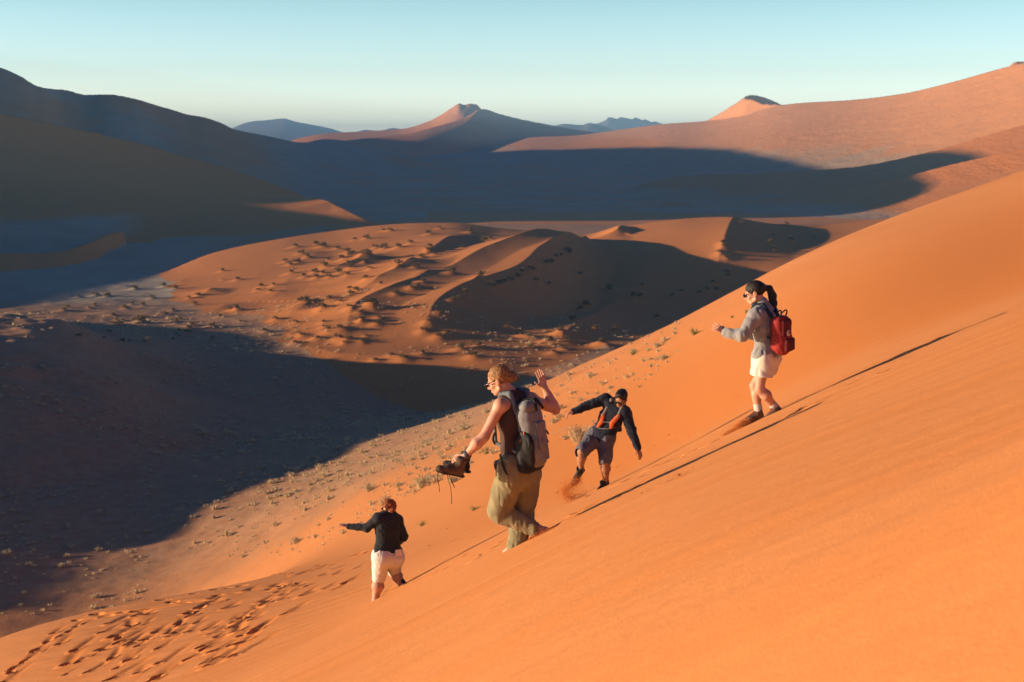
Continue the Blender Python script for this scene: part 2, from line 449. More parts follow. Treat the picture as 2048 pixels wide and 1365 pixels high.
# crest left of it
ridge([(692, 652), (700, 628), (722, 610), (790, 590), (838, 572), (900, 545), (960, 520), (1040, 495), (1125, 466, 312)], [0, 1.6, 1.9, 1.3, 1.2, 1.5, 1.8, 2.2, 1.4], 15, 7)
ridge([(640, 600), (700, 590), (770, 562), (828, 530), (842, 515)], [0, 1.2, 2.2, 2.4, 0], 26, 8)
ridge([(820, 520), (860, 505), (900, 478), (950, 460, 318)], [0, 1.5, 1.4, 0], 15, 6)
ridge([(650, 535), (690, 520), (735, 508), (780, 498)], [0, 1.0, 1.2, 0], 14, 5)
ridge([(560, 620), (600, 606), (650, 590), (700, 575)], [0, .9, 1.0, 0], 14, 6)
bc = at(1375, 560, 250); Z = Z - 6.2 * np.exp(-((X - bc[0]) / 26) ** 2 - ((Y - bc[1]) / 42) ** 2)
# crest east of the slip face
ridge([(1100, 690), (1118, 660), (1140, 630), (1180, 590), (1230, 540), (1290, 500), (1300, 470, 318)], [0, .9, 1.2, .6, .3, .2, 0], 10, 6)
bc = at(1470, 525, 268); Z = Z - 2.6 * np.exp(-((X - bc[0]) / 12) ** 2 - ((Y - bc[1]) / 26) ** 2)
ridge([(1340, 580), (1395, 540), (1440, 494), (1466, 456, 336)], [0, 1.2, 2.8, 1.9], 24, 15)
ridge([(1180, 466, 322), (1235, 462, 326), (1240, 455, 336)], [0, 1.8, 1.0], 10, 4)
# sunlit spur at the end of the left dune, its crest curving towards the viewer
ridge([(752, 446, 462), (735, 441, 468), (700, 430, 478), (660, 415, 490), (625, 402, 500), (596, 392, 508)], [0, 2.8, 4.8, 5.4, 3.8, 0], 26, 8, 3)
ridge([(684, 462, 436), (692, 455, 445), (712, 449, 456), (745, 447, 464)], [0, 1.2, 1.4, 0], 12, 6, 3)
for i in range(24):
    px_ = random.uniform(380, 1010); row_ = random.uniform(478, 640)
    if row_ < 545 - (px_ - 330) * .32 or (px_ > 860 and row_ > 560 - (px_ - 860) * .5): continue
    ln = random.uniform(28, 75)
    ridge([(px_, row_), (px_ + ln * .5, row_ - ln * random.uniform(.12, .22)), (px_ + ln, row_ - ln * random.uniform(.3, .4))], [0, random.uniform(.25, .8), 0], random.uniform(8, 15), random.uniform(4, 7))
# --- the dune outside the frame on the left, unseen, its crest heights shaped to cast the valley's shadows
tsun = math.tan(SUN_EL); taz = math.tan(SUN_AZ)
def occ_x(y): return -(0.45 * y + 60)
SH = [  # (pixel, row, distance, height) where its shadow is made to end
 (100, 1200, 78, -27), (0, 1090, 92, -26.5), (250, 1070, 95, -26.2), (420, 1000, 102, -26.2), (600, 905, 113, -24.6), (1000, 765, 130, -21.8),
 (880, 790, 124, -22.6), (750, 850, 121, -24.3), (970, 735, 152, -28.9), (940, 712, 178, -31.2), (500, 668, 200, -26.5), (0, 640, 222, -26.5),
 (60, 605, 240, -26.6), (330, 545, 298, -26.3), (420, 522, 325, -26.3), (520, 476, 400, -24.0), (580, 464, 425, -23.0), (602, 445, 450, -21.2), (604, 405, 486, -22.2), (1700, 431, 526, -26.2), (1930, 365, 610, -15),
 (1880, 410, 560, -17), (1960, 318, 790, -6), (1690, 325, 900, -14), (1650, 322, 1100, -14), (1600, 318, 1350, -13), (1150, 302, 1900, -6)]
oy, oz = [], []
for px_, row_, Y_, z_ in SH:
    t_, s_ = px_ts(px_, row_)
    x_ = t_ * Y_
    yo = Y_
    for _ in range(20):
        dx = x_ - occ_x(yo); yo = Y_ - dx * taz
    oy.append(yo); oz.append(z_ + dx * tsun / math.cos(SUN_AZ))
o_ = np.argsort(oy); oy = np.array(oy)[o_]; oz = np.array(oz)[o_]
keep = np.concatenate([[True], np.diff(oy) > .5]); oy, oz = oy[keep], oz[keep]
ky = np.concatenate([[20, oy[0] - 12], oy, [2600, 4000]]); kz = np.concatenate([[-28, -28], oz, [oz[-1], oz[-1]]])
crest_z = pchip(ky, kz, np.clip(Y, 20, 4000))
wd = crest_z - np.where(X > occ_x(Y), .62, .35) * np.abs(X - occ_x(Y)) / 1.08
wd = np.where((T < -.05) & (Y > 25), wd, -999)
add(wd, 5, .6)
# ---------- where a photo pixel meets the sand
def hit(px, row, y0=5.0):
    j = int(np.clip(np.searchsorted(GT, px_ts(px, row)[0]), 1, len(GT) - 1))
    s_ = Z[:, j] / GY
    tgt = float(px_ts(px, row)[1])
    i = np.argmax((s_ >= tgt) & (GY > y0))
    if i == 0: return None
    a = (tgt - s_[i-1]) / max(s_[i] - s_[i-1], 1e-9); a = min(max(a, 0), 1)
    y = GY[i-1] + a * (GY[i] - GY[i-1])
    return np.array([GT[j] * y, y])

def stamp(x0, y0, rad):
    iy = np.where(np.abs(GY - y0) < rad)[0]
    if not len(iy): return None
    tt = rad / y0
    ix = np.where(np.abs(GT - x0 / y0) < tt * 1.05)[0]
    if not len(ix): return None
    return np.s_[iy[0]:iy[-1]+1, ix[0]:ix[-1]+1]

DOWN = unit2 = np.array([-.86, .51])
clay = np.zeros_like(Z); veg = np.zeros_like(Z); deep = np.zeros_like(Z)
PRC = [(410,487),(295,552),(190,650),(75,740),(25,815),(520,455),(565,465),(650,445),(600,500),(745,437),(740,458),(705,510),(620,570),(648,598),(780,588),
 (925,570),(965,512),(1025,545),(1060,498),(1120,533),(1145,555),(1275,490),(1278,540),(1408,385),(1480,318),(1545,300),(1600,240),(1715,195),(1800,210),(1808,235),
 (1752,315),(1525,350),(1545,447),(1310,600),(1285,668),(1175,686),(1135,722),(870,712),(860,635),(605,688),(370,714),(600,800),(820,808),(480,760),(750,765),
 (410,645),(1035,462),(980,390),(1082,413),(1140,368),(1160,322),(1320,330),(1175,385),(1300,300),(1430,237),(1340,270),(1215,287),(975,338),(1040,345),(880,378),
 (930,390),(1010,445),(800,455),(1645,348),(1800,318),(1915,207),(1930,135),(1380,545),(1460,312),(1500,235),(1545,237),(1690,215),(700,610),(845,550),(560,550),(1395,420),
 (540,640),(1120,630),(700,690),(1230,420),(1360,480),(1250,340),(1600,300),(1870,280)]
prints = [(cx / 2.695, 1060 + cy / 2.695, random.uniform(.68, 1.08)) for cx, cy in PRC]
for x_, y_, n_ in ((20, 1340, 6), (130, 1345, 7), (230, 1330, 6), (330, 1345, 7), (90, 1300, 4), (410, 1320, 5), (480, 1240, 5), (380, 1230, 6), (560, 1200, 5)):
    for i in range(n_):
        prints.append((x_ + 26 * i + random.uniform(-5, 5), y_ - 17 * i + random.uniform(-6, 6), random.uniform(.5, .85)))
prints = [q_ for q_ in prints if q_[1] > 1262 - .216 * q_[0]]
prints += [(1258, 915, .5), (1268, 921, .5), (1236, 931, .45), (1117, 984, .5), (905, 1082, .5), (946, 1076, .4), (984, 1040, .4), (897, 1056, .4), (862, 1090, .4),
           (1345, 880, .4), (1380, 866, .35), (1478, 792, .4), (1560, 745, .3), (930, 1062, .4), (1005, 1022, .3), (1340, 868, .35), (1310, 890, .3)]
for (xa, ya, xb, yb, k_) in ((1585, 826, 1900, 672, 9), (1225, 972, 1450, 866, 8), (825, 1160, 1010, 1084, 8), (1120, 1044, 1400, 925, 7), (760, 1190, 890, 1120, 6), (1150, 996, 1235, 955, 4)):
    for i in range(k_):
        f_ = (i + random.uniform(.1, .9)) / k_
        prints.append((xa + (xb - xa) * f_ + random.uniform(-8, 8), ya + (yb - ya) * f_ + random.uniform(-5, 9), random.uniform(.3, .6)))
r2 = random.Random(3)
for px_, row_, sc in prints:
    h_ = hit(px_, row_)
    if h_ is None or h_[1] > 60: continue
    x0, y0 = h_
    sl = stamp(x0, y0, 2.6)
    if sl is None: continue
    dx, dy = X[sl] - x0, Y[sl] - y0
    an = r2.uniform(-.3, .3)
    h2 = hit(px_ + 34, row_ - 25); dv = (DOWN if h2 is None or h2[1] > 60 else -(h2 - h_)); dv = dv / np.linalg.norm(dv)
    d_ = np.array([dv[0] * math.cos(an) - dv[1] * math.sin(an), dv[0] * math.sin(an) + dv[1] * math.cos(an)])
    al_ = dx * d_[0] + dy * d_[1]; ac_ = -dx * d_[1] + dy * d_[0]
    L_ = .19 * sc * r2.uniform(.8, 1.3); W_ = .12 * sc * r2.uniform(.8, 1.25); dep = .32 * sc * r2.uniform(.7, 1.2)
    wob = 1 + .22 * fbm(dx / .13, dy / .13, r2.randint(0, 99), 2)
    q = np.sqrt((al_ / L_) ** 2 + (ac_ / W_) ** 2) * wob
    pit = -dep * smooth01(1.25 - q * .95)
    rim = .018 * sc * np.exp(-((q - 1.45) / .35) ** 2) * (1 + .8 * np.tanh(al_ / L_))
    tail = -.045 * sc * np.exp(-(ac_ / (W_ * 1.0)) ** 2) * smooth01((-al_) / .2) * smooth01((1.5 * sc + al_) / .9)
    Z[sl] += pit + rim + tail
    deep[sl] = np.maximum(deep[sl], .75 * np.exp(-(ac_ / (W_ * 1.8)) ** 2) * smooth01((1.9 * sc - np.abs(al_ + .3)) / 1.2))
# trampled sand round the prints, ripples of slipping sand on the near slope
m_tr = smooth01((Y - 17) / 6) * smooth01((46 - Y) / 10) * smooth01((-.03 - T) / .08)
ca = X * DOWN[0] + Y * DOWN[1]; cc_ = -X * DOWN[1] + Y * DOWN[0]
Z = Z + m_tr * (0.011 * fbm(ca / .8, cc_ / .28, 55, 4))
Z = Z + smooth01((70 - Y) / 40) * .012 * fbm(ca / 3.2, cc_ / .38, 56, 3)

# ---------- pigments of the ground: clay pan, stubbly gravel, fresh red sand
n1 = fbm(X / 30, Y / 30, 21, 4)
flat = (LAB == 1)
clay = np.where(flat & (Y > 215), smooth01((-0.17 - T) / .06 + .4 * n1) * smooth01((Y - 228) / 25), 0)
clay = np.where((Y > 440) & flat, np.clip(.70 + .8 * n1 + .7 * fbm(X / 22, Y / 60, 62, 4), 0, 1) * smooth01((Y - 540) / 60 + (T < -.06)), clay)
clay = np.where(LAB == 6, .75 * smooth01((2 - Z) / 14 + .5 * n1), clay)
clay = np.where(LAB == 4, .85 * smooth01((-21.5 - Z) / 5 + .5 * n1), clay)
clay = np.where((LAB == 3), smooth01((-21.0 - Z) / 2.5 + .4 * n1) * smooth01((-.25 - T) / .05 + .5 * n1), clay)
veg = np.where(flat & (Y < 480), smooth01((Y - 68) / 30 + .25 * n1), 0)
veg = np.where((LAB == 0), smooth01((Y - 55) / 55 + .3 * n1) * smooth01((.03 - T) / .08), veg)
veg = np.where(LAB == 2, .0, veg)
veg = veg * .82
strk = fbm(X / 60 + Y / 300, Y / 200, 33, 4)
clay = np.where(LAB == 5, np.clip(.55 + 2.0 * strk + .5 * fbm(X / 16, Y / 40, 61, 4), 0, 1), clay)
veg = np.where(LAB == 5, .1, veg)
veg = np.where((LAB == 1) & (Y > 480), .15 * smooth01((Y - 540) / 60 + (T < -.06)), veg)
deep_pl = (LAB == 1) & (Y > 470) & (Y < 560)
veg = np.where(LAB == 4, np.clip(.08 + .25 * strk, 0, .4), veg)
veg = np.where(LAB == 6, .15, veg)
dp = smooth01((Y - 19 + 8 * T) / 10) * smooth01((T + .1) / .2) * smooth01((95 - Y) / 60)
strp = smooth01(fbm(ca / 7.0, cc_ / .55, 57, 4) * 1.6 + .12) * smooth01((40 - Y) / 20)
deep = np.where((LAB == 2) | (LAB == 3), .4 + .5 * (LAB == 3), deep)
deep = np.where(LAB == 4, .8, deep)
deep = np.where(LAB > 1, deep * (LAB < 5), np.where(LAB == 0, np.clip(np.maximum(np.maximum(deep, dp), .3 * strp), 0, 1), 0))

# small sand mounds gather round every shrub of the hummock field
SHRUBS = []
CLUS = [(870,265),(640,245),(600,245),(500,290),(430,297),(330,350),(210,330),(245,340),(390,372),(560,345),(600,350),(690,343),(760,320),(500,385),(470,385),(410,400),(520,380),(880,345),(870,365),
 (900,385),(1065,345),(1110,255),(1230,293),(1190,303),(820,402),(250,447),(265,460),(410,465),(200,487),(345,495),(210,520),(440,597),(415,620),(290,648),(150,665),(245,697),(130,668),(690,448),(790,460),
 (1000,495),(1165,518),(830,545),(770,583),(800,570),(680,615),(500,690),(520,680),(485,775),(565,795),(840,838),(1235,577),(1280,565),(1310,552),(1345,540),(1385,520),(1415,490),(1460,478),(1480,480),
 (1560,445),(1590,440),(1610,400),(1640,395),(1680,375),(1695,385),(1555,440),(935,730),(1090,612),(1040,650),(1010,660),(870,790),(1330,808),(1640,845),(1700,765),(1750,710),(1790,685),(1920,592),(1755,505),
 (1495,545),(1575,560),(970,850),(925,875),(1170,935),(1050,945),(1570,895),(1465,930),(1405,860),(1455,865),(1680,890),(285,840),(355,825),(220,885),(335,885),(400,890),(160,400),(120,380),(60,445),(90,340),
 (30,425),(100,435),(60,495),(280,245),(930,230),(1950,830),(1850,825),(1880,915),(1660,940),(1600,960),(830,970),(1130,985),(660,985),(560,1010),(720,1000)]
for cx, cy in CLUS: SHRUBS.append((560 + cx / 2.926, 380 + cy / 2.926, random.uniform(.8, 1.35)))
for cx, cy in [(465,262),(1120,197),(1005,315),(1015,340),(1030,405),(995,375),(1030,490),(1035,510),(1300,275),(1380,210),(1290,320),(1305,350),(1545,285),(1410,300),(1420,325),(530,565),(345,590),(475,635),(520,640),
               (765,600),(705,630),(950,550),(910,590),(975,595),(870,610),(60,840),(620,755),(175,710),(120,765),(290,910),(340,920),(210,685)]:
    SHRUBS.append((1100 + cx / 2.926, 380 + cy / 2.926, random.uniform(.7, 1.2)))
for _ in range(150):
    px_ = random.uniform(120, 760); row_ = random.uniform(500, 690)
    if row_ < 600 - (px_ - 100) * .17: continue
    SHRUBS.append((px_, row_, random.uniform(.45, 1.0)))
shr = []
for px_, row_, sc in SHRUBS:
    h_ = hit(px_, row_, 70)
    if h_ is None or h_[1] > 470: continue
    x0, y0 = h_
    if LAB[np.searchsorted(GY, y0), np.searchsorted(GT, x0 / y0)] == 0 or (y0 < 175 and x0 / y0 > -.03): continue
    sl = stamp(x0, y0, 9)
    if sl is None: continue
    dx, dy = X[sl] - x0, Y[sl] - y0
    hgt = .34 * sc
    Z[sl] += hgt * np.exp(-(dx ** 2 + dy ** 2) / (1.15 * sc) ** 2) + .35 * hgt * np.exp(-((dx - 1.6 * sc) / (2.0 * sc)) ** 2 - (dy / (1.1 * sc)) ** 2)
    shr.append((x0, y0, sc))

def grid_normals():
    P = np.stack([X, Y, Z], -1)
    du = np.gradient(P, axis=1); dv = np.gradient(P, axis=0)
    n_ = np.cross(du, dv); n_ /= np.linalg.norm(n_, axis=-1, keepdims=True)
    return n_
NRM = grid_normals()
nY, nT = Z.shape
VI = np.arange(nY * nT).reshape(nY, nT)
QUADS = np.stack([VI[:-1, :-1], VI[:-1, 1:], VI[1:, 1:], VI[1:, :-1]], -1).reshape(-1, 4)
QLAB = LAB[:-1, :-1].ravel()
VALL = np.stack([X, Y, Z], -1).reshape(-1, 3)
NALL = NRM.reshape(-1, 3)
M_NEAR = sand_material('near_sand', True)
M_FAR = sand_material('dune_sand', False)
M_SMOOTH = sand_material('wind_blown_sand', False, .42)
M_ROCK, rn, rb = new_mat('rock')
rn.links.new(ramp(rn, noise(rn, mapping(rn), 0.01, 6, .65), [(.35, (.075, .06, .055)), (.65, (.15, .11, .085))]), rb.inputs['Base Color']); rb.inputs['Roughness'].default_value = 1
NAMES = {0: 'dune_slope', 1: 'valley_floor', 2: 'hummock_dune', 3: 'pan_side_dune', 4: 'valley_ridge', 5: 'shaded_dune', 6: 'sunlit_dune', 7: 'peak_dune', 8: 'mountains'}
for lab, nm in NAMES.items():
    q = QUADS[QLAB == lab]
    if len(q) == 0: continue
    used = np.unique(q); remap = np.zeros(nY * nT, np.int32); remap[used] = np.arange(len(used))
    o = mesh_obj(nm, VALL[used], remap[q], M_NEAR if lab == 0 else M_ROCK if lab == 8 else M_SMOOTH if lab in (1, 2, 3) else M_FAR)
    me = o.data
    for an, arr in (('clay', clay), ('veg', veg), ('deep', deep)):
        a = me.attributes.new(an, 'FLOAT', 'POINT'); a.data.foreach_set('value', arr.ravel()[used].astype(np.float32))
    me.normals_split_custom_set_from_vertices(NALL[used].astype(np.float32))
    tag(o, kind='structure')

def ground_z(x, y):
    """height of the terrain sheet under a point"""
    t = np.asarray(x, float) / np.asarray(y, float); y = np.asarray(y, float)
    i = np.clip(np.searchsorted(GY, y) - 1, 0, nY - 2); j = np.clip(np.searchsorted(GT, t) - 1, 0, nT - 2)
    a = (y - GY[i]) / (GY[i+1] - GY[i]); b = (t - GT[j]) / (GT[j+1] - GT[j])
    return (Z[i, j] * (1-b) + Z[i, j+1] * b) * (1-a) + (Z[i+1, j] * (1-b) + Z[i+1, j+1] * b) * a

# ------------------------------------------------------------------ haze
HZ = new_mat('haze')[0]
hn = HZ.node_tree; hn.nodes.clear()
ho = hn.nodes.new('ShaderNodeOutputMaterial'); hv = hn.nodes.new('ShaderNodeVolumePrincipled')
hv.inputs['Color'].default_value = (0.36, 0.68, 1.0, 1)
hv.inputs['Density'].default_value = 0.00021
hv.inputs['Anisotropy'].default_value = 0.0
hn.links.new(hv.outputs[0], ho.inputs['Volume'])
lo = np.array([-14000, -300, Z.min() - 1]); hi = np.array([14500, 9400, max(Z.max(), 0) + 6])
hvx = np.array([[(lo, hi)[i][0], (lo, hi)[j][1], (lo, hi)[k][2]] for i in (0, 1) for j in (0, 1) for k in (0, 1)])
hf = [[0, 1, 3, 2], [4, 6, 7, 5], [0, 4, 5, 1], [2, 3, 7, 6], [0, 2, 6, 4], [1, 5, 7, 3]]
hz = mesh_obj('haze', hvx, hf, HZ, smooth=False)
tag(hz, kind='stuff')
# ------------------------------------------------------------------ modelling with blended solids
def unit(v):
    v = np.asarray(v, float); return v / np.linalg.norm(v)

def noise3(x, y, z, seed=0):
    xi = np.floor(x).astype(np.int64); yi = np.floor(y).astype(np.int64); zi = np.floor(z).astype(np.int64)
    fx, fy, fz = x - xi, y - yi, z - zi
    fx, fy, fz = (f * f * (3 - 2 * f) for f in (fx, fy, fz))
    def h(a, b, c):
        n = (a * 374761393 + b * 668265263 + c * 2147483647 + seed * 982451653) & 0x7fffffff
        n = ((n ^ (n >> 13)) * 1274126177) & 0x7fffffff
        return ((n ^ (n >> 16)) & 0xffff) / 32767.5 - 1
    def lx(b, c): return h(xi, b, c) * (1 - fx) + h(xi + 1, b, c) * fx
    def ly(c): return lx(yi, c) * (1 - fy) + lx(yi + 1, c) * fy
    return ly(zi) * (1 - fz) + ly(zi + 1) * fz

class Solid:
    """union of tapered limbs and ellipsoids with smooth joints, meshed as one continuous skin"""
    def __init__(s, res=0.006): s.p = []; s.res = res; s.cuts = []; s.disp = None
    def cone(s, a, ra, b, rb, k=.02, sq=None, op='u'):
        s.p.append(('c', np.array(a, float), ra, np.array(b, float), rb, k, sq, op)); return s
    def chain(s, pts, rad, k=.015, sq=None):
        for i in range(len(pts) - 1): s.cone(pts[i], rad[i], pts[i+1], rad[i+1], k, sq)
        return s
    def ell(s, c, r, R=None, k=.02, op='u'):
        s.p.append(('e', np.array(c, float), np.array(r, float), np.eye(3) if R is None else np.array(R, float), None, k, None, op)); return s
    def box(s, c, h, R=None, rnd=.02, k=.01, op='u'):
        s.p.append(('b', np.array(c, float), np.array(h, float), np.eye(3) if R is None else np.array(R, float), rnd, k, None, op)); return s
    def cut(s, point, normal):
        """drops everything on the side the normal points to"""
        s.cuts.append((np.array(point, float), unit(normal))); return s
    def bounds(s):
        lo = np.full(3, 1e9); hi = np.full(3, -1e9)
        for q in s.p:
            if q[7] != 'u': continue
            if q[0] == 'c':
                r = max(q[2], q[4])
                for c in (q[1], q[3]): lo = np.minimum(lo, c - r); hi = np.maximum(hi, c + r)
            else:
                e = np.abs(q[3].T) @ q[2]; lo = np.minimum(lo, q[1] - e); hi = np.maximum(hi, q[1] + e)
        return lo - .03, hi + .03
    def field(s):
        lo, hi = s.bounds(); r = s.res
        n = np.ceil((hi - lo) / r).astype(int) + 1
        D = np.full(n, .25, np.float32)
        ax = [lo[i] + r * np.arange(n[i]) for i in range(3)]
        for q in s.p:
            k = q[5]; pad = k + .035
            if q[0] == 'c':
                m = max(q[2], q[4]) + pad; l = np.minimum(q[1], q[3]) - m; h = np.maximum(q[1], q[3]) + m
            else:
                e = np.abs(q[3].T) @ q[2] + pad; l = q[1] - e; h = q[1] + e
            i0 = np.clip(np.floor((l - lo) / r).astype(int), 0, n); i1 = np.clip(np.ceil((h - lo) / r).astype(int) + 1, 0, n)
            if np.any(i1 <= i0): continue
            sl = tuple(np.s_[i0[i]:i1[i]] for i in range(3))
            P = np.stack(np.meshgrid(*[ax[i][sl[i]] for i in range(3)], indexing='ij'), -1)
            if q[0] == 'c':
                d = P - q[1]; ba = q[3] - q[1]
                if q[6] is not None:
                    av, f = q[6]; av = np.asarray(av, float)
                    d = d + av * ((d @ av) * (1 / f - 1))[..., None]; ba = ba + av * ((ba @ av) * (1 / f - 1))
                l2 = max(ba @ ba, 1e-12); t = np.clip((d @ ba) / l2, 0, 1)
                v = np.linalg.norm(d - t[..., None] * ba, axis=-1) - (q[2] + (q[4] - q[2]) * t)
            elif q[0] == 'e':
                d = (P - q[1]) @ q[3].T
                kk = np.linalg.norm(d / q[2], axis=-1); k2 = np.linalg.norm(d / q[2] ** 2, axis=-1)
                v = np.where(k2 > 1e-9, kk * (kk - 1) / np.maximum(k2, 1e-9), -q[2].min())
            else:
                d = np.abs((P - q[1]) @ q[3].T) - q[2] + q[4]
                v = np.linalg.norm(np.maximum(d, 0), axis=-1) + np.minimum(d.max(-1), 0) - q[4]
            A = D[sl]
            if q[7] == 'u':
                h_ = np.clip(.5 + .5 * (A - v) / k, 0, 1); D[sl] = A + (v - A) * h_ - k * h_ * (1 - h_)
            else:
                v = -v; h_ = np.clip(.5 - .5 * (A - v) / k, 0, 1); D[sl] = A + (v - A) * h_ + k * h_ * (1 - h_)
        if s.disp is not None or s.cuts:
            near = np.abs(D) < .06
            I = np.argwhere(near); P = lo + I * r
            v = D[near]
            if s.disp is not None: v = v + s.disp(P)
            for c, nn in s.cuts: v = np.maximum(v, (P - c) @ nn)
            D[near] = v
            for c, nn in s.cuts:   # also the deep inside
                g = (ax[0] - c[0])[:, None, None] * nn[0] + (ax[1] - c[1])[None, :, None] * nn[1] + (ax[2] - c[2])[None, None, :] * nn[2]
                D = np.maximum(D, g.astype(np.float32))
        return D, lo, r
    def mesh(s):
        D, lo, r = s.field()
        D[0] = D[-1] = .1; D[:, 0] = D[:, -1] = .1; D[:, :, 0] = D[:, :, -1] = .1
        ins = D < 0
        c = np.zeros(np.array(D.shape) - 1, np.int8)
        for i in (0, 1):
            for j in (0, 1):
                for k in (0, 1):
                    c += ins[i:i + c.shape[0], j:j + c.shape[1], k:k + c.shape[2]]
        cells = np.argwhere((c > 0) & (c < 8))
        idx = np.full(c.shape, -1, np.int32); idx[tuple(cells.T)] = np.arange(len(cells))
        acc = np.zeros((len(cells), 3)); cnt = np.zeros(len(cells))
        cor = [(i, j, k) for i in (0, 1) for j in (0, 1) for k in (0, 1)]
        val = {o: D[cells[:, 0] + o[0], cells[:, 1] + o[1], cells[:, 2] + o[2]] for o in cor}
        for o in cor:
            for a in range(3):
                if o[a]: continue
                o2 = list(o); o2[a] = 1; o2 = tuple(o2)
                m = (val[o] < 0) != (val[o2] < 0)
                with np.errstate(divide='ignore', invalid='ignore'): t = val[o] / (val[o] - val[o2])
                p = np.array(o, float)[None] + np.zeros((len(cells), 3)); p[:, a] = np.where(m, t, 0)
                acc += np.where(m[:, None], p, 0); cnt += m
        V = lo + (cells + acc / cnt[:, None]) * r
        Q = []
        for a in range(3):
            b, cc = (a + 1) % 3, (a + 2) % 3
            sl0 = [slice(None)] * 3; sl1 = [slice(None)] * 3
            sl0[a] = slice(0, -1); sl1[a] = slice(1, None)
            e = ins[tuple(sl0)] != ins[tuple(sl1)]
            E = np.argwhere(e)
            E = E[(E[:, b] > 0) & (E[:, cc] > 0) & (E[:, b] < c.shape[b]) & (E[:, cc] < c.shape[cc])]
            def at_(db, dc):
                g = E.copy(); g[:, b] += db; g[:, cc] += dc; return idx[tuple(g.T)]
            q = np.stack([at_(-1, -1), at_(0, -1), at_(0, 0), at_(-1, 0)], 1)
            flip = ~ins[tuple(E.T)]
            q[flip] = q[flip][:, ::-1]
            Q.append(q)
        Q = np.concatenate(Q); Q = Q[(Q >= 0).all(1)]
        return V, Q
    def build(s, name, mat, parent=None, smooth_it=1):
        V, Q = s.mesh()
        if smooth_it:
            e = np.concatenate([Q[:, [0, 1]], Q[:, [1, 2]], Q[:, [2, 3]], Q[:, [3, 0]]])
            for _ in range(smooth_it):
                acc = np.zeros_like(V); n = np.bincount(e[:, 0], minlength=len(V)) + np.bincount(e[:, 1], minlength=len(V))
                for d in range(3):
                    acc[:, d] = np.bincount(e[:, 0], V[e[:, 1], d], len(V)) + np.bincount(e[:, 1], V[e[:, 0], d], len(V))
                V = V + .5 * (acc / np.maximum(n, 1)[:, None] - V)
        org = np.array(parent.location) if parent is not None else np.zeros(3)
        return mesh_obj(name, V - org, Q, mat, parent)

def tube(name, paths, rad, mat, parent=None, nseg=6):
    """round cords along polylines, as one mesh"""
    VV, FF = [], []; off = 0
    org = np.array(parent.location) if parent is not None else np.zeros(3)
    for i_, pth in enumerate(paths):
        pth = np.array(pth, float); n = len(pth)
        seg = np.linalg.norm(np.diff(pth, axis=0), axis=1); L = np.concatenate([[0], np.cumsum(seg)])
        m = max(6, n * 4); u = np.linspace(0, L[-1], m)
        P = nspline(L, pth, u) if n > 2 else pth[0] + (pth[1] - pth[0]) * (u / L[-1])[:, None]
        T_ = np.gradient(P, axis=0); T_ /= np.maximum(np.linalg.norm(T_, axis=1, keepdims=True), 1e-9)
        up = np.array([.3, .5, .8]); A = np.cross(T_, up); A /= np.maximum(np.linalg.norm(A, axis=1, keepdims=True), 1e-9); B = np.cross(T_, A)
        r_ = rad[i_] if isinstance(rad, (list, tuple)) else rad
        rr = np.full(m, r_) if np.ndim(r_) == 0 else np.interp(np.linspace(0, 1, m), np.linspace(0, 1, len(r_)), r_)
        an = np.linspace(0, 2 * np.pi, nseg, endpoint=False)
        ring = P[:, None] + rr[:, None, None] * (np.cos(an)[None, :, None] * A[:, None] + np.sin(an)[None, :, None] * B[:, None])
        VV.append(ring.reshape(-1, 3))
        for i in range(m - 1):
            for j in range(nseg):
                FF.append([off + i*nseg + j, off + i*nseg + (j+1) % nseg, off + (i+1)*nseg + (j+1) % nseg, off + (i+1)*nseg + j])
        off += m * nseg
    return mesh_obj(name, np.concatenate(VV) - org, FF, mat, parent)

def tubes(name, paths, rad, mat, parent=None, nseg=6, under=None):
    out = []
    for i, pth in enumerate(paths):
        o = tube(name, [pth], [rad[i] if isinstance(rad, (list, tuple)) else rad], mat, parent, nseg)
        if under is not None: o.parent = under
        out.append(o)
    return out

def thing(name, label, cat, loc, group=None):
    o = bpy.data.objects.new(name, None); COL.objects.link(o)
    o.location = tuple(float(v) for v in loc); o.empty_display_size = .2
    return tag(o, label, cat, group)

def cloth_mat(name, col, col2=None, rough=.85, scale=60, wr=.4, sheen=.0, fold=9.0):
    m, n, b = new_mat(name)
    oc = mapping(n)
    col2 = col2 or tuple(c * .72 for c in col)
    c = ramp(n, noise(n, oc, scale * .12, 4), [(.35, col2), (.62, col)])
    w = noise(n, oc, scale * 6, 2)
    c = mixc(n, .25, c, ramp(n, w, [(.3, (.4, .4, .4)), (.7, (.6, .6, .6))]), 'OVERLAY')
    n.links.new(c, b.inputs['Base Color'])
    b.inputs['Roughness'].default_value = rough; b.inputs['Specular IOR Level'].default_value = .25
    b.inputs['Sheen Weight'].default_value = sheen
    b1 = bump(n, None, noise(n, mapping(n, (1, 1, .45)), fold, 3, .5), wr, .02)
    bump(n, b, w, .15, .002, b1)
    return m

def skin_mat(name, col, flush):
    m, n, b = new_mat(name)
    c = ramp(n, noise(n, mapping(n), 11, 4), [(.35, flush), (.6, col)])
    n.links.new(c, b.inputs['Base Color'])
    b.inputs['Roughness'].default_value = .5; b.inputs['Specular IOR Level'].default_value = .35
    b.inputs['Subsurface Weight'].default_value = .12; b.inputs['Subsurface Radius'].default_value = (.012, .005, .003)
    b.inputs['Subsurface Scale'].default_value = .5
    bump(n, b, noise(n, mapping(n), 260, 2), .12, .001)
    return m

